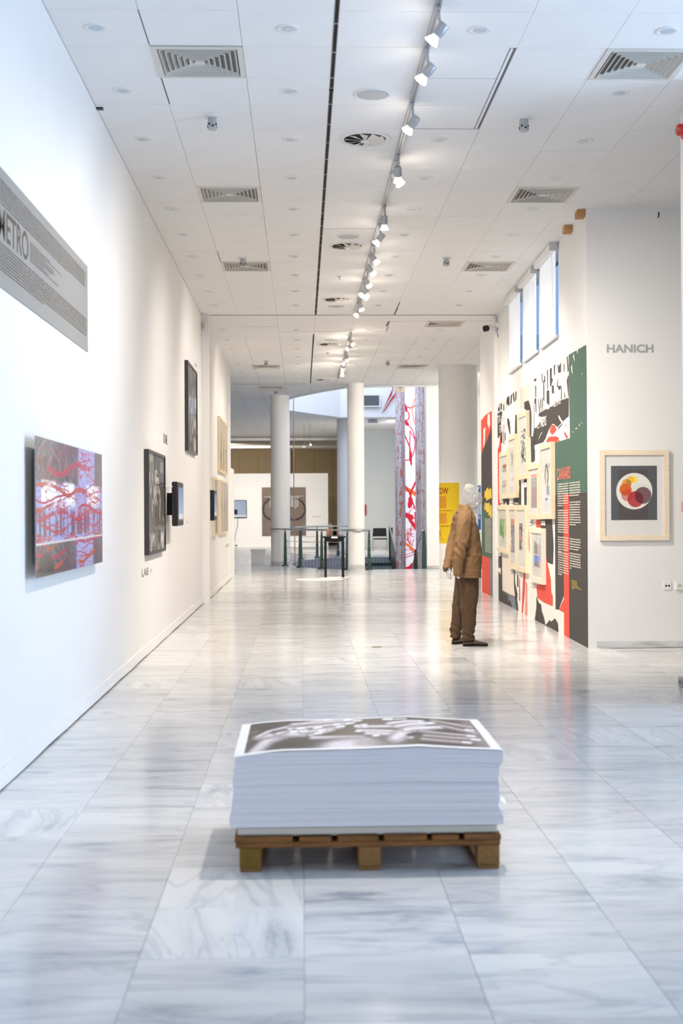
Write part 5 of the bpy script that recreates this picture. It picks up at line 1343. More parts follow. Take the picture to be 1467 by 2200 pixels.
j.loft(limb([(1.672 - X0, .165, 1.345), (1.655 - X0, .215, 1.27), (1.635 - X0, .24, 1.17), (1.605 - X0, .245, 1.06), (1.572 - X0, .22, .96), (1.545 - X0, .17, .87), (1.520 - X0, .12, .80), (1.513 - X0, .10, .772)],
            [(.080, .06), (.074, .07), (.068, .07), (.064, .068), (.060, .064), (.052, .06), (.044, .055), (.040, .05)]))
# collar
j.loft([ell(1.688 - X0, 0, 1.375, .088, .112), ell(1.682 - X0, 0, 1.405, .068, .092), ell(1.676 - X0, 0, 1.436, .050, .074), ell(1.673 - X0, 0, 1.450, .045, .066)])
def ridge(v): return max(0.0, 1 - 3.2 * abs(mnoise.noise(v)))
def wr_j(c):
    w = 0.010 * mnoise.noise(Vector((c.x * 7, c.y * 6, c.z * 6 - c.x * 9)))
    w += 0.010 * ridge(Vector((c.x * 9 + c.z * 5, c.y * 8, c.z * 7 - c.x * 12))) * (0.4 + 0.6 * max(0, mnoise.noise(Vector((c.x * 5, c.y * 5 + 3, c.z * 5))) + .4))
    if c.y < -0.16 and c.x < 0.03:                                                      # folds of the near elbow
        w += 0.007 * math.sin(c.z * 58 + c.x * 75 + 2.5 * mnoise.noise(c * 9)) * max(0, 1 - abs(c.z - 1.0) / .17)
    if c.y < -0.09 and -0.045 < c.x < 0.110 and 0.765 < c.z < 0.928 + 0.10 * c.x: w += 0.0055   # patch pocket
    if c.y < -0.09 and -0.055 < c.x < 0.118 and abs(c.z - 0.930 - 0.10 * c.x) < 0.008: w += 0.004 # its welt
    if c.z < 0.730 and c.z > 0.722: w -= 0.004                                           # hem stitching
    if c.y < -0.12 and c.x > -0.03: w += 0.008 * ridge(Vector((c.x * 6 - c.z * 7, 2.0, c.z * 8 + c.x * 5))) * max(0, 1 - abs(c.z - .96) / .10)
    return w
garment('jacket', j, FAB, man, 0.0062, wr_j, 4)
# pocket flap, buttons, shoulder seam, shade inside the cuffs
pk = MB(); N = 10; vs = []
PKT = [(1.655, .93), (1.70, .925), (1.76, .945), (1.80, .95), (1.80, .78), (1.64, .775)]
dk = mat('cuff_interior_shade', (0.03, 0.022, 0.015), 0.95, spec=0.1)  # near-black colour stands in for the shade inside the open cuffs
MB().loft(limb([(1.581 - X0, -.24, .742), (1.582 - X0, -.239, .733)], [(.026, .040), (.025, .039)])).build('cuff_shade', dk, man)
MB().loft(limb([(1.513 - X0, .10, .780), (1.511 - X0, .098, .768)], [(.027, .036), (.026, .035)])).build('cuff_shade', dk, man)
for z in (.80, .93, 1.06):
    MB().lathe([(.010, 0), (.010, .004), (0, .005)], 12, M=Matrix.Translation((1.853 - X0 if z < 1 else 1.843 - X0, -.02, z)) @ Matrix.Rotation(PI / 2, 4, 'Y')).build('button', mat('dark_button', (0.05, 0.035, 0.02), 0.4), man)
q = MB()
q.loft(limb([(1.705 - X0, -.075, .80), (1.706 - X0, -.085, .66), (1.712 - X0, -.10, .50), (1.708 - X0, -.105, .40), (1.704 - X0, -.105, .25), (1.700 - X0, -.105, .13), (1.704 - X0, -.105, .06)],
            [(.105, .105), (.104, .105), (.088, .09), (.083, .08), (.072, .072), (.064, .068), (.066, .066)]))
q.loft(limb([(1.695 - X0, .075, .80), (1.690 - X0, .085, .66), (1.665 - X0, .10, .50), (1.645 - X0, .105, .38), (1.615 - X0, .11, .23), (1.592 - X0, .11, .12), (1.588 - X0, .11, .068)],
            [(.100, .105), (.098, .105), (.086, .09), (.079, .08), (.064, .07), (.054, .064), (.050, .062)]))
q.loft(limb([(1.772 - X0, -.105, .075), (1.765 - X0, -.105, .065), (1.72 - X0, -.105, .075)], [(.02, .04), (.026, .05), (.03, .06)]))
def wr_t(c):
    fold = 0.007 * math.sin(c.z * 85 + c.x * 45 + c.y * 20 + 3 * mnoise.noise(c * 8)) * max(0, 1 - abs(c.z - .12) / .14)
    knee = 0.003 * math.sin(c.z * 60 - c.x * 70) * max(0, 1 - abs(c.z - .42) / .12)
    return 0.007 * mnoise.noise(Vector((c.x * 10, c.y * 10, c.z * 5))) + 0.008 * ridge(Vector((c.x * 11, c.y * 9, c.z * 3.2 + c.x * 4))) + fold + knee
garment('trousers', q, TRO, man, 0.007, wr_t, 5)
def shoe(dx, cy):
    s = []
    for x, z1, hw in ((-.058, .030, .018), (-.052, .055, .030), (-.02, .062, .036), (.03, .066, .038), (.08, .060, .042), (.13, .048, .046), (.17, .040, .044), (.19, .034, .034), (.198, .026, .018)):
        r = []
        for k in range(16):
            a = 2 * PI * k / 16; r.append((x + dx, cy + hw * math.cos(a), 0.010 + (z1 - .010) * max(0, .5 + .5 * math.sin(a)) if True else 0))
        s.append(r)
    o = MB().loft(s).build('shoe', SHOE, man, smooth=60)
    so = MB(); so.prism([(dx - .058, 0.0), (dx - .004, 0.0), (dx + .002, .006), (dx + .07, .006), (dx + .12, .0), (dx + .19, .002), (dx + .197, .011), (dx - .058, .011)], cy - .036, cy + .036)
    so.build('sole', mat('shoe_sole', (0.015, 0.012, 0.01), 0.6), o)
    return o
shoe(1.704 - X0, -.105); shoe(1.613 - X0, .11)
# head: chicken wire under clear film
hd = [(1.385, 1.685, 1.765, .050), (1.42, 1.668, 1.785, .058), (1.44, 1.658, 1.825, .068), (1.47, 1.655, 1.860, .082), (1.50, 1.658, 1.874, .090), (1.53, 1.663, 1.872, .096), (1.56, 1.667, 1.858, .098), (1.59, 1.667, 1.828, .097),
      (1.615, 1.670, 1.806, .092), (1.64, 1.678, 1.790, .080), (1.657, 1.692, 1.768, .058), (1.668, 1.712, 1.748, .030)]
def headloft(n): return [ell((a + b) / 2 - X0, 0, z, (b - a) / 2, w, n, 2.4) for z, a, b, w in hd]
o = MB().loft(headloft(26)).build('wrapped_head', FILM, man)
md = o.modifiers.new('s', 'SUBSURF'); md.levels = 1; md.render_levels = 1
bpy.context.view_layer.update()
me = bpy.data.meshes.new_from_object(o.evaluated_get(bpy.context.evaluated_depsgraph_get())); o.modifiers.clear(); o.data = me
for v in me.vertices:
    c = v.co; v.co = c + v.normal * (0.011 * mnoise.noise(c * 20) + 0.008 * mnoise.noise(c * 48))
me.polygons.foreach_set('use_smooth', [False] * len(me.polygons))
wm = MB(); R2 = []
for i in range(len(hd) - 1):
    for f in (0, .5):
        z, a, b, w = [hd[i][k] * (1 - f) + hd[i + 1][k] * f for k in range(4)]
        R2.append(ell((a + b) / 2 - X0, 0, z, (b - a) / 2 - .006, w - .006, 26, 2.4))
wm.loft(R2, caps=False)
w_o = wm.build('wire_mesh', mat('pale_wire', (0.50, 0.47, 0.41), 0.5, 0.2), man)
for v in w_o.data.vertices:
    v.co = v.co + Vector((mnoise.noise(v.co * 18), mnoise.noise(v.co * 18 + Vector((9, 0, 0))), mnoise.noise(v.co * 18 + Vector((0, 7, 0))))) * .007
md = w_o.modifiers.new('w', 'WIREFRAME'); md.thickness = 0.0024
bpy.context.view_layer.update()
w_o2 = bpy.data.meshes.new_from_object(w_o.evaluated_get(bpy.context.evaluated_depsgraph_get())); w_o.modifiers.clear(); w_o.data = w_o2
fb = MB()
for i in range(5):
    y = -.03 + .015 * i
    fb.add([(1.775 - X0, y, 1.435), (1.828 - X0, y + .004, 1.43), (1.828 - X0, y - .004, 1.352), (1.803 - X0, y, 1.358)], [(0, 1, 2, 3)])
    if i: fb.add([(1.828 - X0, y + .004, 1.43), (1.828 - X0, y - .011, 1.43), (1.828 - X0, y - .019, 1.352), (1.828 - X0, y - .004, 1.352)], [(0, 1, 2, 3)])
fb.build('film_flap', FILM, man)
# hand wrapped in film, fingers gathered to a point
hb = MB()
hb.loft(limb([(1.522 - X0, .095, .785), (1.530 - X0, .09, .755), (1.538 - X0, .085, .725)], [(.018, .02), (.022, .026), (.018, .026)], 10))
for k, (dy, tip) in enumerate(((-.022, .690), (-.008, .682), (.007, .686), (.020, .695))):
    hb.loft(limb([(1.533 - X0, .087 + dy, .735), (1.532 - X0, .085 + dy * 1.1, .712), (1.538 - X0, .084 + dy, tip)], [.009, .0085, .006], 8))
hb.loft(limb([(1.540 - X0, .07, .75), (1.556 - X0, .06, .735), (1.558 - X0, .06, .715)], [.010, .009, .006], 8))
hb.build('hand', mat('milky_plastic', (0.75, 0.76, 0.77), 0.35), man, smooth=60)
ho = MB().loft(limb([(1.524 - X0, .095, .79), (1.532 - X0, .09, .755), (1.532 - X0, .087, .72), (1.538 - X0, .085, .69), (1.541 - X0, .083, .676)], [(.022, .03), (.036, .038), (.034, .036), (.022, .026), (.006, .006)], 9)).build('hand_film', FILM, man)
for v in ho.data.vertices: v.co = v.co + Vector((mnoise.noise(v.co * 60), mnoise.noise(v.co * 60 + Vector((5, 0, 0))), 0)) * .008
MB().loft(limb([(1.583 - X0, -.24, .74), (1.585 - X0, -.238, .715), (1.588 - X0, -.236, .70)], [(.016, .02), (.018, .022), (.008, .010)], 9)).build('hand', mat('milky_plastic', (0.75, 0.76, 0.77), 0.35), man, smooth=60)
# floor outlet
t = thing('floor_outlet', 'small round brass floor cap on the marble left of the mannequin', 'cap', (0.76, 13.15, 0))
MB().lathe([(0.055, 0.0003), (0.055, 0.003), (0.04, 0.0045), (0.0, 0.0045)], 28).build('cover', mat('dull_brass', (0.35, 0.27, 0.16), 0.4, 0.7), t, smooth=True)
t = thing('floor_outlet', 'faint round floor cap near the joint left of the table reflection', 'cap', (0.67, 19.2, 0))
MB().lathe([(0.05, 0.0003), (0.05, 0.003), (0.0, 0.004)], 24).build('cover', mat('dull_brass', (0.35, 0.27, 0.16), 0.4, 0.7), t, smooth=True)
# ================================================================== around the stairwell and the rooms beyond
t = thing('display_table', 'tall narrow black table carrying the two glass jars', 'table', (0.683, 27.3, 0))
MB().box(-0.238, 0.238, -0.20, 0.20, 0.838, 0.872).build('tabletop', BLACKWOOD, t, bevel=0.004)
MB().box(-0.205, 0.205, -0.17, 0.17, 0.765, 0.8375).build('apron', BLACKWOOD, t)
for x in (-.185, .185):
    for y in (-.15, .15): MB().box(x - .025, x + .025, y - .025, y + .025, 0.0045, 0.766).build('leg', BLACKWOOD, t, bevel=0.003)
MB().box(-0.062, 0.068, -0.208, -0.201, 0.832, 0.868).build('caption_plate', CARD, t)
def jar(label, x, y, fill):
    t = thing('glass_jar', label, 'jar', (x, y, 0.8725), 0, 'glass jars on the black table')
    g = MB().lathe([(0.0, 0.001), (0.074, 0.001), (0.078, 0.008), (0.078, 0.19), (0.070, 0.215), (0.052, 0.228), (0.052, 0.262), (0.056, 0.264), (0.056, 0.272), (0.048, 0.272), (0.048, 0.228), (0.066, 0.212), (0.0735, 0.188), (0.0735, 0.012), (0.0, 0.006)], 32)
    g.build('jar_glass', JAR, t, smooth=True)
    rr = random.Random(int(x * 100)); placed = []
    NUT = [mat('chestnut_brown', srgb(120, 62, 40), 0.4), mat('chestnut_red', srgb(150, 84, 62), 0.4), mat('chestnut_pale', srgb(170, 118, 84), 0.5)]
    z = 0.024
    while z < fill:
        for k in range(9):
            a = rr.random() * 6.28; r = 0.054 if k < 6 else 0.02
            a = k * PI / 3 + z * 40 if k < 6 else k * 2.1
            s = rr.uniform(.014, .018); mb = MB()
            prof = [(0, -s * .8), (s * .75, -s * .5), (s, 0), (s * .7, s * .55), (0, s * .95)]
            M = Matrix.Translation((r * math.cos(a), r * math.sin(a), z + rr.uniform(-.004, .004))) @ Matrix.Rotation(rr.random() * 6, 4, Vector((rr.random(), rr.random(), .3)))
            mb.lathe(prof, 8, M=M)
            o = mb.build('chestnut', rr.choice(NUT), None, smooth=True)
            o.location = (x, y, 0.8725); tag(o, 'chestnuts heaped in the %s glass jar' % ('fuller left' if fill > .1 else 'nearly empty right'), 'chestnut', 'chestnuts in the %s jar' % ('left' if fill > .1 else 'right'))
        z += 0.026
jar('left glass jar on the black table, filled more than half with chestnuts', 0.586, 27.25, 0.15)
jar('right glass jar on the black table, with only a few chestnuts at the bottom', 0.808, 27.25, 0.035)
DISC = mat('white_floor_disc', (0.86, 0.85, 0.82), 0.35)
for lab, x, y, r, h in (('large white disc lying on the floor in front of the black table', 0.35, 26.45, 0.5, 0.002), ('small white disc on the floor under the black table', 0.69, 27.3, 0.32, 0.004)):
    t = thing('floor_disc', lab, 'disc', (x, y, 0))
    MB().lathe([(r, 0.0002), (r, h), (0, h)], 48).build('disc', DISC, t)
t = thing('white_plinth', 'low white plinth with an overhanging lid near the left column', 'plinth', (-1.17, 34.2, 0))
MB().box(-0.18, 0.19, 0.0, 0.4, 0.001, 0.345).build('body', WHITE, t, bevel=0.003)
MB().box(-0.20, 0.20, -0.02, 0.42, 0.3455, 0.41).build('lid', WHITE, t, bevel=0.003)

def catmull(pts, n=8):
    P = [Vector(p) for p in pts]; P = [P[0] * 2 - P[1]] + P + [P[-1] * 2 - P[-2]]; out = []
    for i in range(1, len(P) - 2):
        for k in range(n):
            s = k / n; a, b, c, d = P[i - 1:i + 3]
            out.append(0.5 * ((2 * b) + (c - a) * s + (2 * a - 5 * b + 4 * c - d) * s * s + (3 * b - a - 3 * c + d) * s ** 3))
    return out + [P[-2]]
def railing(name, label, posts, path, h, wires=True, slim=False):
    t = thing(name, label, 'railing', (*path[0][:2], 0)); o = Vector((*path[0][:2], 0))
    loc = lambda p, z: (p[0] - o.x, p[1] - o.y, z)
    MB().tube([loc(p, h) for p in catmull([(x, y, 0) for x, y in path])], 0.025, 12).build('handrail', STEEL, t, smooth=True)
    for x, y in posts:
        w = 0.035
        p = MB(); x -= o.x; y -= o.y
        p.loft([[(x - a, y - b, z), (x + a, y - b, z), (x + a, y + b, z), (x - a, y + b, z)] for z, a, b in ((0.05, w * 1.25, .02), (.5, w, .02), (h - .13, w * .75, .018), (h - .02, w * .35, .012))])
        q = p.build('post', GREEN, t)
        MB().lathe([(0.095, 0.001), (0.09, 0.02), (0.06, 0.045), (0.03, 0.06), (0, 0.06)], 20, c=(x, y, 0)).build('base_plate', GREEN, q, smooth=True)
    if wires:
        for z in (.17, .33, .49, .65):
            MB().tube([loc(p, z + 0.012 * mnoise.noise(Vector((p[0] * 3, z * 9, 0)))) for p in catmull([(x, y, 0) for x, y in posts], 6)], 0.006, 6).build('cable', STEEL, t, smooth=True)
    return t
POSTS = [(-.43, 33.12), (-.05, 32.2), (.48, 31.33), (1.09, 30.84), (1.60, 30.62)]
t = railing('stair_railing', 'steel and dark green cable railing along the near edge of the stairwell', POSTS, [(-.80, 33.35), (-.60, 33.1), (-.43, 32.98), (-.05, 32.12), (.48, 31.25), (.95, 30.62), (1.29, 30.2), (1.62, 30.55)], 0.955)
for z in (.25, .42, .58, .74): MB().lathe([(.009, 0), (.009, .004), (0, .005)], 10, M=Matrix.Translation((1.61 + .80, 30.60 - 33.35, z)) @ Matrix.Rotation(PI / 2, 4, 'X')).build('bolt', STEEL, t)
railing('stair_railing', 'second railing on the far side of the stairwell, behind the jars', [(-.03, 37.9), (.46, 38.95), (1.12, 39.9)], [(-.30, 36.9), (-.03, 37.9), (.46, 38.95), (1.12, 39.9), (1.4, 40.1)], 0.95)
t = railing('stair_railing', 'railing with green post beside the thick grey column, behind the mannequin', [(3.70, 26.75), (5.0, 28.4)], [(3.45, 26.9), (3.72, 26.68), (5.0, 28.3), (5.6, 29)], 0.93)
# stair flight balustrades
t = thing('stair_balustrade', 'dark green left balustrade plate going down the stairs by the black chair', 'railing', (2.70, 39.3, 0))
MB().box(-0.04, 0.08, 0.0, 0.03, -0.1, 0.90).build('newel_post', GREEN, t)
MB().tube([(-0.02, -0.02, .93), (0.02, -2.0, .30), (0.05, -5.0, -.62)], 0.024, 10).build('handrail', STEEL, t, smooth=True)
MB().add([(0.0, 0, .80), (0.05, -5.0, -.72), (0.05, -5.0, -1.5), (0.0, 0, -.15), (0.03, 0, .80), (0.08, -5.0, -.72), (0.08, -5.0, -1.5), (0.03, 0, -.15)], [(0, 1, 2, 3), (7, 6, 5, 4), (0, 4, 5, 1), (1, 5, 6, 2), (2, 6, 7, 3), (3, 7, 4, 0)]).build('side_plate', GREEN, t)
t = thing('stair_balustrade', 'green stair post with slanting handrail in front of the red scribbled column', 'railing', (2.96, 31.12, 0))
MB().loft([[(a * -1, -.02, z), (a, -.02, z), (a, .02, z), (-a, .02, z)] for z, a in ((0.0, .055), (.5, .05), (.88, .03), (.93, .02))]).build('post', GREEN, t)
MB().tube([(-.02, 0.03, .93), (-.10, 0.6, .6), (-.16, 1.6, -.15), (-.2, 2.4, -.75)], 0.022, 10).build('handrail', STEEL, t, smooth=True)
MB().loft([[(-.16 - a, .5, z), (-.16 + a, .5, z), (-.16 + a, .54, z), (-.16 - a, .54, z)] for z, a in ((-.5, .05), (.2, .045), (.45, .025))]).build('lower_post', GREEN, t)
t = thing('stair_beams', 'two dark green beams across the stairwell below the landing', 'beam', (2.2, 39.2, 0))
MB().box(-0.55, 0.62, 0, 0.06, -0.27, -0.17).build('beam', GREEN, t); MB().box(-0.55, 0.66, -.1, -.04, -0.48, -0.38).build('beam', GREEN, t)
t = thing('hanging_rope', 'thin pinkish rope hanging down into the stairwell beside the left column', 'rope', (-.215, 35.6, 0))
MB().tube([(0, 0, 8.5), (0.006, 0, 5), (0.0, 0, 2), (0.03, 0, -.6)], 0.014, 8).build('rope', mat('rope_tan', srgb(178, 148, 138), 0.9, bump=0.5, scale=80), t, smooth=True)

# scribbled columns and bright panel
SCR = [(0.42, 0.035, 0.05), (0.50, 0.09, 0.03), (0.36, 0.05, 0.07)]
def scribble_img(seed, base):
    def f(S, T):
        c = full(S, base)
        for k, (sx, sy, w) in enumerate(((12, 20, .016), (17, 11, .014), (22, 34, .018), (14, 46, .012))):
            wx = S * sx + 2.2 * fbm(S * 4, T * 16, seed + k); nn = np.abs(fbm(wx, T * sy, seed + 5 * k, 3) - .5)
            c = mixc(c, SCR[k % 3], (1 - sstep(w * .5, w * 1.2, nn)) * 0.8)
        drip = sstep(.54, .64, fbm(S * 34, T * 7, seed + 31, 3)); c = mixc(c, (0.46, 0.24, 0.25), drip * .55)
        c = mixc(c, (0.55, 0.12, 0.03), sstep(.68, .74, fbm(S * 16, T * 40, seed + 41)) * .9)
        return c
    return f
def scr_column(label, x, y, r, seed):
    t = thing('scribbled_column', label, 'column', (x, y, 0))
    def shp(S, T):
        a = -PI + S * 2 * PI
        return np.stack([r * np.sin(a), r * np.cos(a) * -1, -2.9 + T * 11.3], -1)
    print_grid('painted_shaft', t, 0, 1, 0, 1, 0, 120, 900, scribble_img(seed, (0.74, 0.75, 0.79)), PRINT, shp)
scr_column('left column covered in fine red scribbles, behind the stairs', 2.785, 36.2, 0.14, 3)
scr_column('right column covered in fine red scribbles, beside the cream pier', 3.235, 34.6, 0.165, 8)
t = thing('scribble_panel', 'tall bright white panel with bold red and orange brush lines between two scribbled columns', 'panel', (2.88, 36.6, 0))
def panel_img(S, T):
    c = full(S, (0.86, 0.86, 0.92)); Z = T * 7.2 - 1.6                                     # height in metres
    X = S * 0.44
    def st(pts, r, col, soft=.12):
        nonlocal c
        d = np.full(S.shape, 9.0)
        for (ax, ay), (bx, by) in zip(pts[:-1], pts[1:]):
            dx, dy = bx - ax, by - ay; q = np.clip(((X - ax) * dx + (Z - ay) * dy) / (dx * dx + dy * dy + 1e-9), 0, 1)
            d = np.minimum(d, np.hypot(X - ax - q * dx, Z - ay - q * dy))
        r_ = r * (0.8 + 0.5 * fbm(X * 30, Z * 30, 5, 2)); c = mixc(c, col, 1 - sstep(1 - soft, 1 + soft, d / r_))
    Rd = (0.62, 0.012, 0.035); Or = (0.80, 0.17, 0.02); Mg = (0.55, 0.02, 0.10)
    def circ(cx, cz, rx, rz, a0=0, a1=6.3): return [(cx + rx * math.cos(a), cz + rz * math.sin(a)) for a in np.linspace(a0, a1, 22)]
    st([(0.02, 4.55), (.10, 4.40), (.22, 4.34), (.36, 4.40)], .016, Rd); st([(.03, 4.53), (.12, 4.30)], .035, Rd); st([(.36, 4.6), (.28, 4.3), (.34, 3.95), (.4, 3.8)], .012, Or)
    st(circ(.10, 4.12, .10, .14), .016, Rd); st([(.05, 3.98), (.15, 3.88)], .045, Rd); st(circ(.14, 3.35, .22, .5, -1.9, 1.5), .014, Mg); st([(.05, 3.62), (.22, 3.2), (.24, 2.75)], .018, Rd); st([(.22, 3.7), (.35, 3.45)], .012, Rd); st([(.22, 3.68), (.2, 2.9), (.26, 2.7), (.26, 3.1)], .013, Rd)
    st([(.0, 2.10), (.2, 1.98), (.42, 1.86)], .055, Or); st([(.02, 2.22), (.18, 1.95), (.34, 1.5)], .02, Rd); st([(.38, 2.24), (.24, 1.95), (.2, 1.6)], .028, Rd); st([(.22, 1.75), (.2, 1.55)], .06, Rd); st([(.10, 1.28), (.3, 1.5), (.4, 1.4)], .01, Mg)
    st([(.06, 1.30), (.25, 1.22)], .07, Rd); st([(.15, 1.25), (.36, .92)], .05, Rd); st([(.36, 1.35), (.38, .9)], .03, Rd)
    rg = np.random.RandomState(4)
    for k in range(9): st(circ(.12 + .2 * rg.rand(), .35 + .5 * rg.rand(), .05 + .12 * rg.rand(), .06 + .2 * rg.rand(), rg.rand() * 3, 4 + rg.rand() * 3), .010, Mg if k % 2 else Rd)
    st([(0, .55), (.4, .2)], .035, Or); st([(0, .12), (.42, .28)], .01, Rd); st([(0, .05), (.42, .2)], .012, Rd); st([(0, -.30), (.2, -.22), (.42, -.02)], .07, Rd)
    for k in range(5): st(circ(.2 + .04 * k, -.55 - .05 * k, .12 - .015 * k, .10, k, k + 5.5), .014, Or)
    st([(.05, -.45), (.4, -1.0)], .009, Mg); st([(.1, -.95), (.3, -1.02), (.36, -.6)], .013, Mg); st([(0, -1.15), (.42, -1.18)], .06, Rd)
    return c
GLOWPRINT = print_mat(); GLOWPRINT.name = 'skylight_glow_print'
lp = GLOWPRINT.node_tree; lb = lp.nodes['Principled BSDF']; lp.links.new(lp.nodes['Attribute'].outputs['Color'], lb.inputs['Emission Color']); lb.inputs['Emission Strength'].default_value = 0.75  # glow added to the paint, standing in for skylight falling on the panel
print_grid('painted_face', t, 0.0, 0.44, -1.6, 5.6, -0.002, 150, 900, panel_img, GLOWPRINT)
MB().box(0.0, 0.44, 0, 0.05, -2.9, 8.0).build('panel_board', WALL, t)
# leaf strokes and grille on the upper stairwell wall
t = thing('air_grille', 'grey air grille in a white frame high on the stairwell wall', 'grille', (1.9, 40.9, 4.93))
MB().box(-0.1, 0.62, -0.03, -0.001, -0.20, -0.165).box(-0.1, 0.62, -0.03, -0.001, 0.165, 0.20).box(0.585, 0.62, -0.03, -0.001, -0.165, 0.165).box(-0.1, -0.065, -0.03, -0.001, -0.165, 0.165).build('frame', WHITE, t)
for k in range(11): MB().box(-0.064, 0.584, -0.022, -0.012, -0.16 + k * 0.03, -0.146 + k * 0.03).build('slat', mat('grille_grey', (0.22, 0.23, 0.24), 0.6), t)
MB().box(-0.064, 0.584, -0.008, -0.001, -0.165, 0.165).build('duct_void', mat('void_grey', (0.05, 0.05, 0.055), 0.8), t)
t = thing('leaf_strokes', 'red leaf shaped brush strokes on the white upper stairwell wall', 'mural', (2.55, 40.9, 4.5))
mb = MB(); mb.add([(x, -0.004, z) for x, z in [(0, 0), (.10, .20), (.22, .42), (.33, .60), (.40, .85), (.38, .98), (.36, .80), (.26, .58), (.12, .28)]], [tuple(range(9))])
mb.add([(x, -0.004, z) for x, z in [(0, 0), (.14, .14), (.28, .36), (.48, .60), (.56, .72), (.47, .70), (.30, .46), (.16, .24)]], [tuple(range(8))])
mb.build('strokes', mat('brush_red', (0.42, 0.006, 0.02), 0.7), t)
def exit_sign(label, x, y, w, h, col):
    t = thing('exit_sign', label, 'sign', (x, y, HC), 0, 'hanging exit signs')
    MB().box(-w / 2, w / 2, 0, 0.03, -h, -0.0015).build('sign_box', col, t)
    mb = MB(); put_text(mb, 'EXIT', -w * .20, w * .24, -h * .36, -h * .12, -0.002, 0, .03)
    mb.box(-.004 * w / .23, .004 * w / .23, -0.003, -0.001, -h * .74, -h * .42); mb.add([(-.012 * w / .23, -0.002, -h * .68), (.012 * w / .23, -0.002, -h * .68), (0, -0.002, -h * .88)], [(0, 1, 2)])
    mb.build('lettering', mat('sign_ink', (0.03, 0.06, 0.05), 0.6), t)
exit_sign('cream EXIT sign with down arrow hanging before the scribbled columns', 2.405, 31.07, 0.235, 0.14, mat('sign_cream', (0.70, 0.62, 0.50), 0.5))
exit_sign('smaller pale EXIT sign over the landing beyond the stairwell', 2.34, 42.0, 0.32, 0.13, mat('sign_pale', (0.62, 0.62, 0.70), 0.5))
# chair on the landing
t = thing('stacking_chair', 'black chair with steel legs against the landing wall beyond the stairs', 'chair', (2.81, 46.2, 0))
MB().prism([(-.25, .50), (.25, .50), (.235, .80), (-.235, .80)], 0.20, 0.24).build('backrest', BLACK, t, bevel=.01)
MB().box(-.24, .25, -.22, .2, .395, .435).build('seat', BLACK, t, bevel=.012)
for x in (-.255, .255):
    MB().tube([(x, -.2, .001), (x, -.2, .42)], .013, 8).build('leg', STEEL, t, smooth=True)
    MB().tube([(x, .24, .001), (x, .22, .42), (x * .97, .23, .60)], .013, 8).build('leg', STEEL, t, smooth=True)
    MB().tube([(x, -.2, .42), (x, .22, .42)], .012, 8).build('side_rail', STEEL, t, smooth=True)
t = thing('call_point', 'tiny red box on the landing wall beside the cream column', 'alarm', (2.32, 47.99, 1.46))
MB().box(-.09, 0.09, -.05, -.001, -.2, .2).build('case', RED, t)
t = thing('corner_stanchion', 'slim dark stanchion line at the corner of the landing wall', 'post', (3.50, 47.6, 0))
MB().box(-.03, .03, -.03, .03, .001, 2.9).build('case', mat('stanchion_grey', (0.30, 0.33, 0.34), 0.5), t)

# on the far partition
t = thing('relief_panel', 'dark metal panel with pipe loops and draped cloth on the far white partition', 'artwork', (-.71, 51.6, 0))
MB().box(-.875, .875, -.06, -.001, .46, 2.39).build('back_sheet', mat('rusty_dark_sheet', srgb(110, 98, 88), 0.6, 0.3, var=.18, scale=3), t)
def arc(cx, cz, r, a0, a1): return [(cx + r * math.cos(a), -.11, cz + r * math.sin(a)) for a in np.linspace(a0, a1, 30)]
PIPE = mat('black_pipe', (0.035, 0.03, 0.03), 0.4)
MB().tube(arc(-.42, 1.52, .42, 1.35, 5.6), .03, 10).build('pipe_loop', PIPE, t, smooth=True); MB().tube(arc(.42, 1.52, .42, -2.4, 1.8), .03, 10).build('pipe_loop', PIPE, t, smooth=True)
MB().tube([(-.80, -.10, 2.00), (.78, -.10, 2.03)], .022, 10).build('bar', mat('pale_bar', (.45, .40, .34), .5), t, smooth=True)
for x0, x1 in ((-.58, -.14), (.26, .60)):
    mb = MB(); vs = []; fs = []; n = 16
    for i in range(n + 1):
        f = i / n; yy = -.13 + .025 * math.sin(f * 26 + x0 * 9)
        for z in (2.05, 1.8, 1.56 + .05 * math.sin(f * 9)): vs.append((x0 + (x1 - x0) * f, yy, z))
    for i in range(n):
        for k in range(2): fs.append((3 * i + k, 3 * i + 3 + k, 3 * i + 4 + k, 3 * i + 1 + k))
    mb.add(vs, fs); mb.build('cloth', mat('grey_cloth', (.45, .44, .42), .85), t, smooth=60)
t = thing('wall_television', 'flat television showing a pale picture on the far white partition', 'television', (-2.72, 51.6, 0))
MB().box(-.35, .52, -.08, -.002, 1.18, 1.885).build('case', BLACK, t, bevel=.01)
def tv(S, T):
    c = np.stack([.52 - .08 * T, .58 - .06 * T, .72 - .04 * T], -1) * (.75 + .3 * (1 - np.abs(S - .6)))[..., None]
    c = mixc(c, (.9, .95, 1.0), 1 - sstep(.06, .16, T)); return mixc(c, (.02, .02, .03), sq(S, T, .40, .57, .16, .48))
print_grid('screen', t, -.33, .50, 1.21, 1.86, -.0815, 40, 30, tv, SCREEN)
MB().tube([(.15, -.02, 1.2), (.16, -.03, .9), (.06, -.03, .5), (.0, -.03, .12)], .008, 6).build('lead', BLACK, t, smooth=True)
t = thing('wall_socket', 'tiny double socket at the foot of the far partition', 'socket', (-2.72, 51.57, .07))
MB().box(-.08, .16, -.02, -.001, -.045, .045).build('plate', WHITE, t); MB().box(-.02, .04, -.026, -.02, -.03, .03).box(.07, .13, -.026, -.02, -.03, .03).build('plug', BLACK, t)
t = thing('wall_lettering', 'faint caption line on the far partition right of the dark panel', 'lettering', (.42, 51.6, 1.18))
mb = MB(); put_lines(mb, 0, .36, .05, .045, 1, -.002, seed=6); mb.build('letters', INK, t)
t = thing('storage_boxes', 'dark boxes in the gap beside the far partition', 'box', (1.42, 55.5, 0))
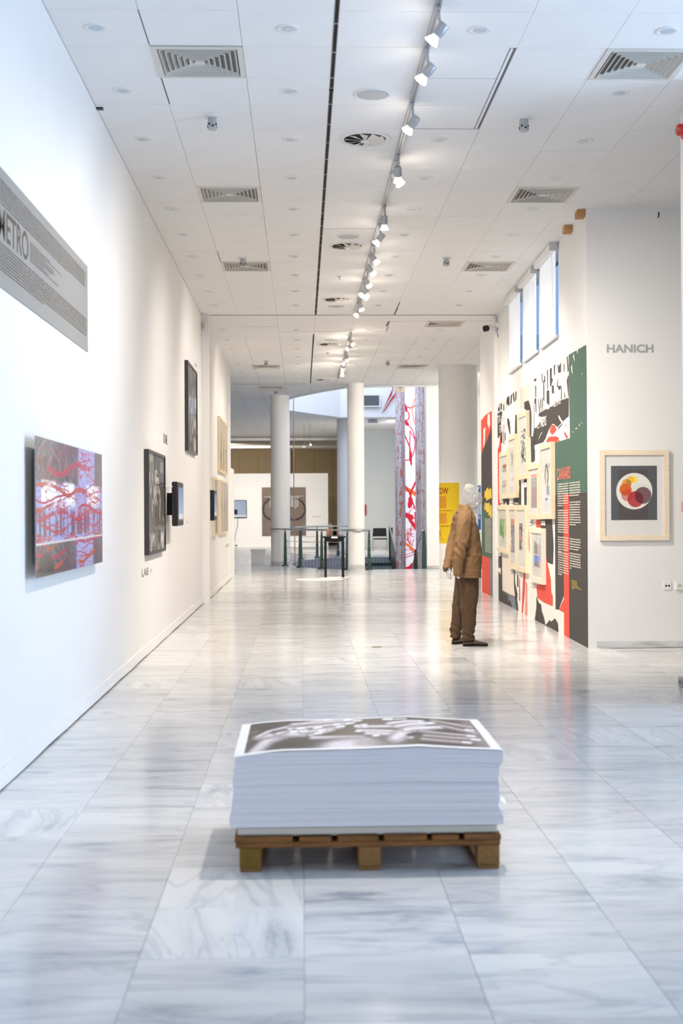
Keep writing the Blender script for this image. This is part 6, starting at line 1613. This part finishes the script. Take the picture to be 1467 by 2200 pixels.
MB().box(-.35, .3, -.2, .3, .002, .42).build('lower_box', mat('box_charcoal', (.03, .03, .03), .7), t); MB().box(-.3, .2, -.15, .25, .43, .8).build('upper_box', mat('box_charcoal2', (.02, .02, .02), .7), t)
t = thing('wall_duct', 'pale vertical duct on the dark back wall under the ceiling', 'duct', (-.62, 62.15, 0))
MB().box(-.11, .11, -.12, -.002, 3.30, HC - .06).build('duct_case', mat('duct_beige', (.36, .32, .25), .7), t)

# posters
t = thing('column_poster', 'yellow poster with red lettering wrapped round the thick grey column', 'poster', (3.29, 26.9, 0))
YEL = mat('poster_yellow', srgb(212, 180, 4), .7); PR = mat('poster_red', srgb(150, 30, 20), .7); POR = mat('poster_ochre', srgb(196, 136, 24), .75, var=.2, scale=60)
RC = .4058
def on_col(mb, pts2, r): return [(r * math.sin(a / RC), -r * math.cos(a / RC), z) for a, z in pts2]
mb = MB(); n = 40; A0, A1 = -.95, -.035
for i in range(n + 1):
    a = A0 + (A1 - A0) * i / n; mb.v += on_col(mb, [(a, .72), (a, 1.98)], RC)
for i in range(n): mb.f.append([2 * i, 2 * i + 2, 2 * i + 3, 2 * i + 1]); mb.m.append(0)
mb.build('sheet', YEL, t, smooth=True)
def col_text(s, a0, a1, z0, z1, bold=.02):
    vs, fs = text_geo(s, bold); mb = MB(); mb.add(on_col(mb, [(a0 + x * (a1 - a0), z0 + y * (z1 - z0)) for x, y in vs], RC + .0018), fs); return mb
col_text('MOSCOW', -.95, -.265, 1.745, 1.885).build('heading', PR, t); col_text('VOICES', -.98, -.53, .855, .985).build('heading', PR, t)
def col_rect(a0, a1, z0, z1):
    mb = MB(); n = 10
    for i in range(n + 1): mb.v += on_col(mb, [(a0 + (a1 - a0) * i / n, z0), (a0 + (a1 - a0) * i / n, z1)], RC + .0015)
    for i in range(n): mb.f.append([2 * i, 2 * i + 2, 2 * i + 3, 2 * i + 1]); mb.m.append(0)
    return mb
col_rect(-.95, -.32, 1.455, 1.705).build('text_block', POR, t); col_rect(-.95, -.31, 1.135, 1.355).build('text_block', POR, t)
col_text('the newspaper, I. Erokhov', -.95, -.17, 1.38, 1.42).build('quote', PR, t); col_text('comments, I. Studer', -.95, -.23, 1.06, 1.10).build('quote', PR, t); col_text('press archive', -.95, -.40, .80, .82).build('credit', PR, t)
t = thing('wall_poster', 'blue poster headed MAY on the wall behind the mannequin head', 'poster', (4.40, 33.5, 0))
MB().box(-.22, .52, -.012, -.001, .90, 2.06).build('sheet', mat('poster_blue', srgb(34, 84, 156), .7), t)
mb = MB(); put_text(mb, 'IN MAY', -.18, .26, 1.93, 2.02, -.0135, 0, .04); put_lines(mb, -.05, .28, 1.27, .03, 3, -.0135, seed=2); mb.build('lettering', mat('poster_white', (.8, .82, .85), .7), t)
def bust(S, T):
    c = full(S, (.30, .36, .52)); c = c * (.8 + .4 * fbm(S * 50, T * 60, 4)[..., None])
    return mixc(c, (.52, .50, .46), capsule(S, T, [(.25, .75), (.3, .5), (.2, .3)], .22, .3, .6))
print_grid('image', t, -.18, .34, 1.30, 1.86, -.0135, 60, 60, bust)
# trestle with timber shelf behind the railing
t = thing('timber_trestle', 'raw timber trestle shelf behind the railing at right of the mannequin', 'shelf', (4.35, 29.6, 0))
CH = mat('chipboard', srgb(190, 150, 96), .8, var=.15, scale=20)
for x in (-.22, .55):
    MB().box(x - .03, x + .03, -.03, .03, .001, .66).build('leg', CH, t)
for z in (.18, .62): MB().box(-.25, .6, -.035, .035, z, z + .055).build('rail', CH, t)
MB().box(-.27, .62, -.2, .2, .676, .70).build('shelf_top', CH, t)
MB().box(-.10, .05, -.06, .0, .36, .46).build('cross_block', CH, t)
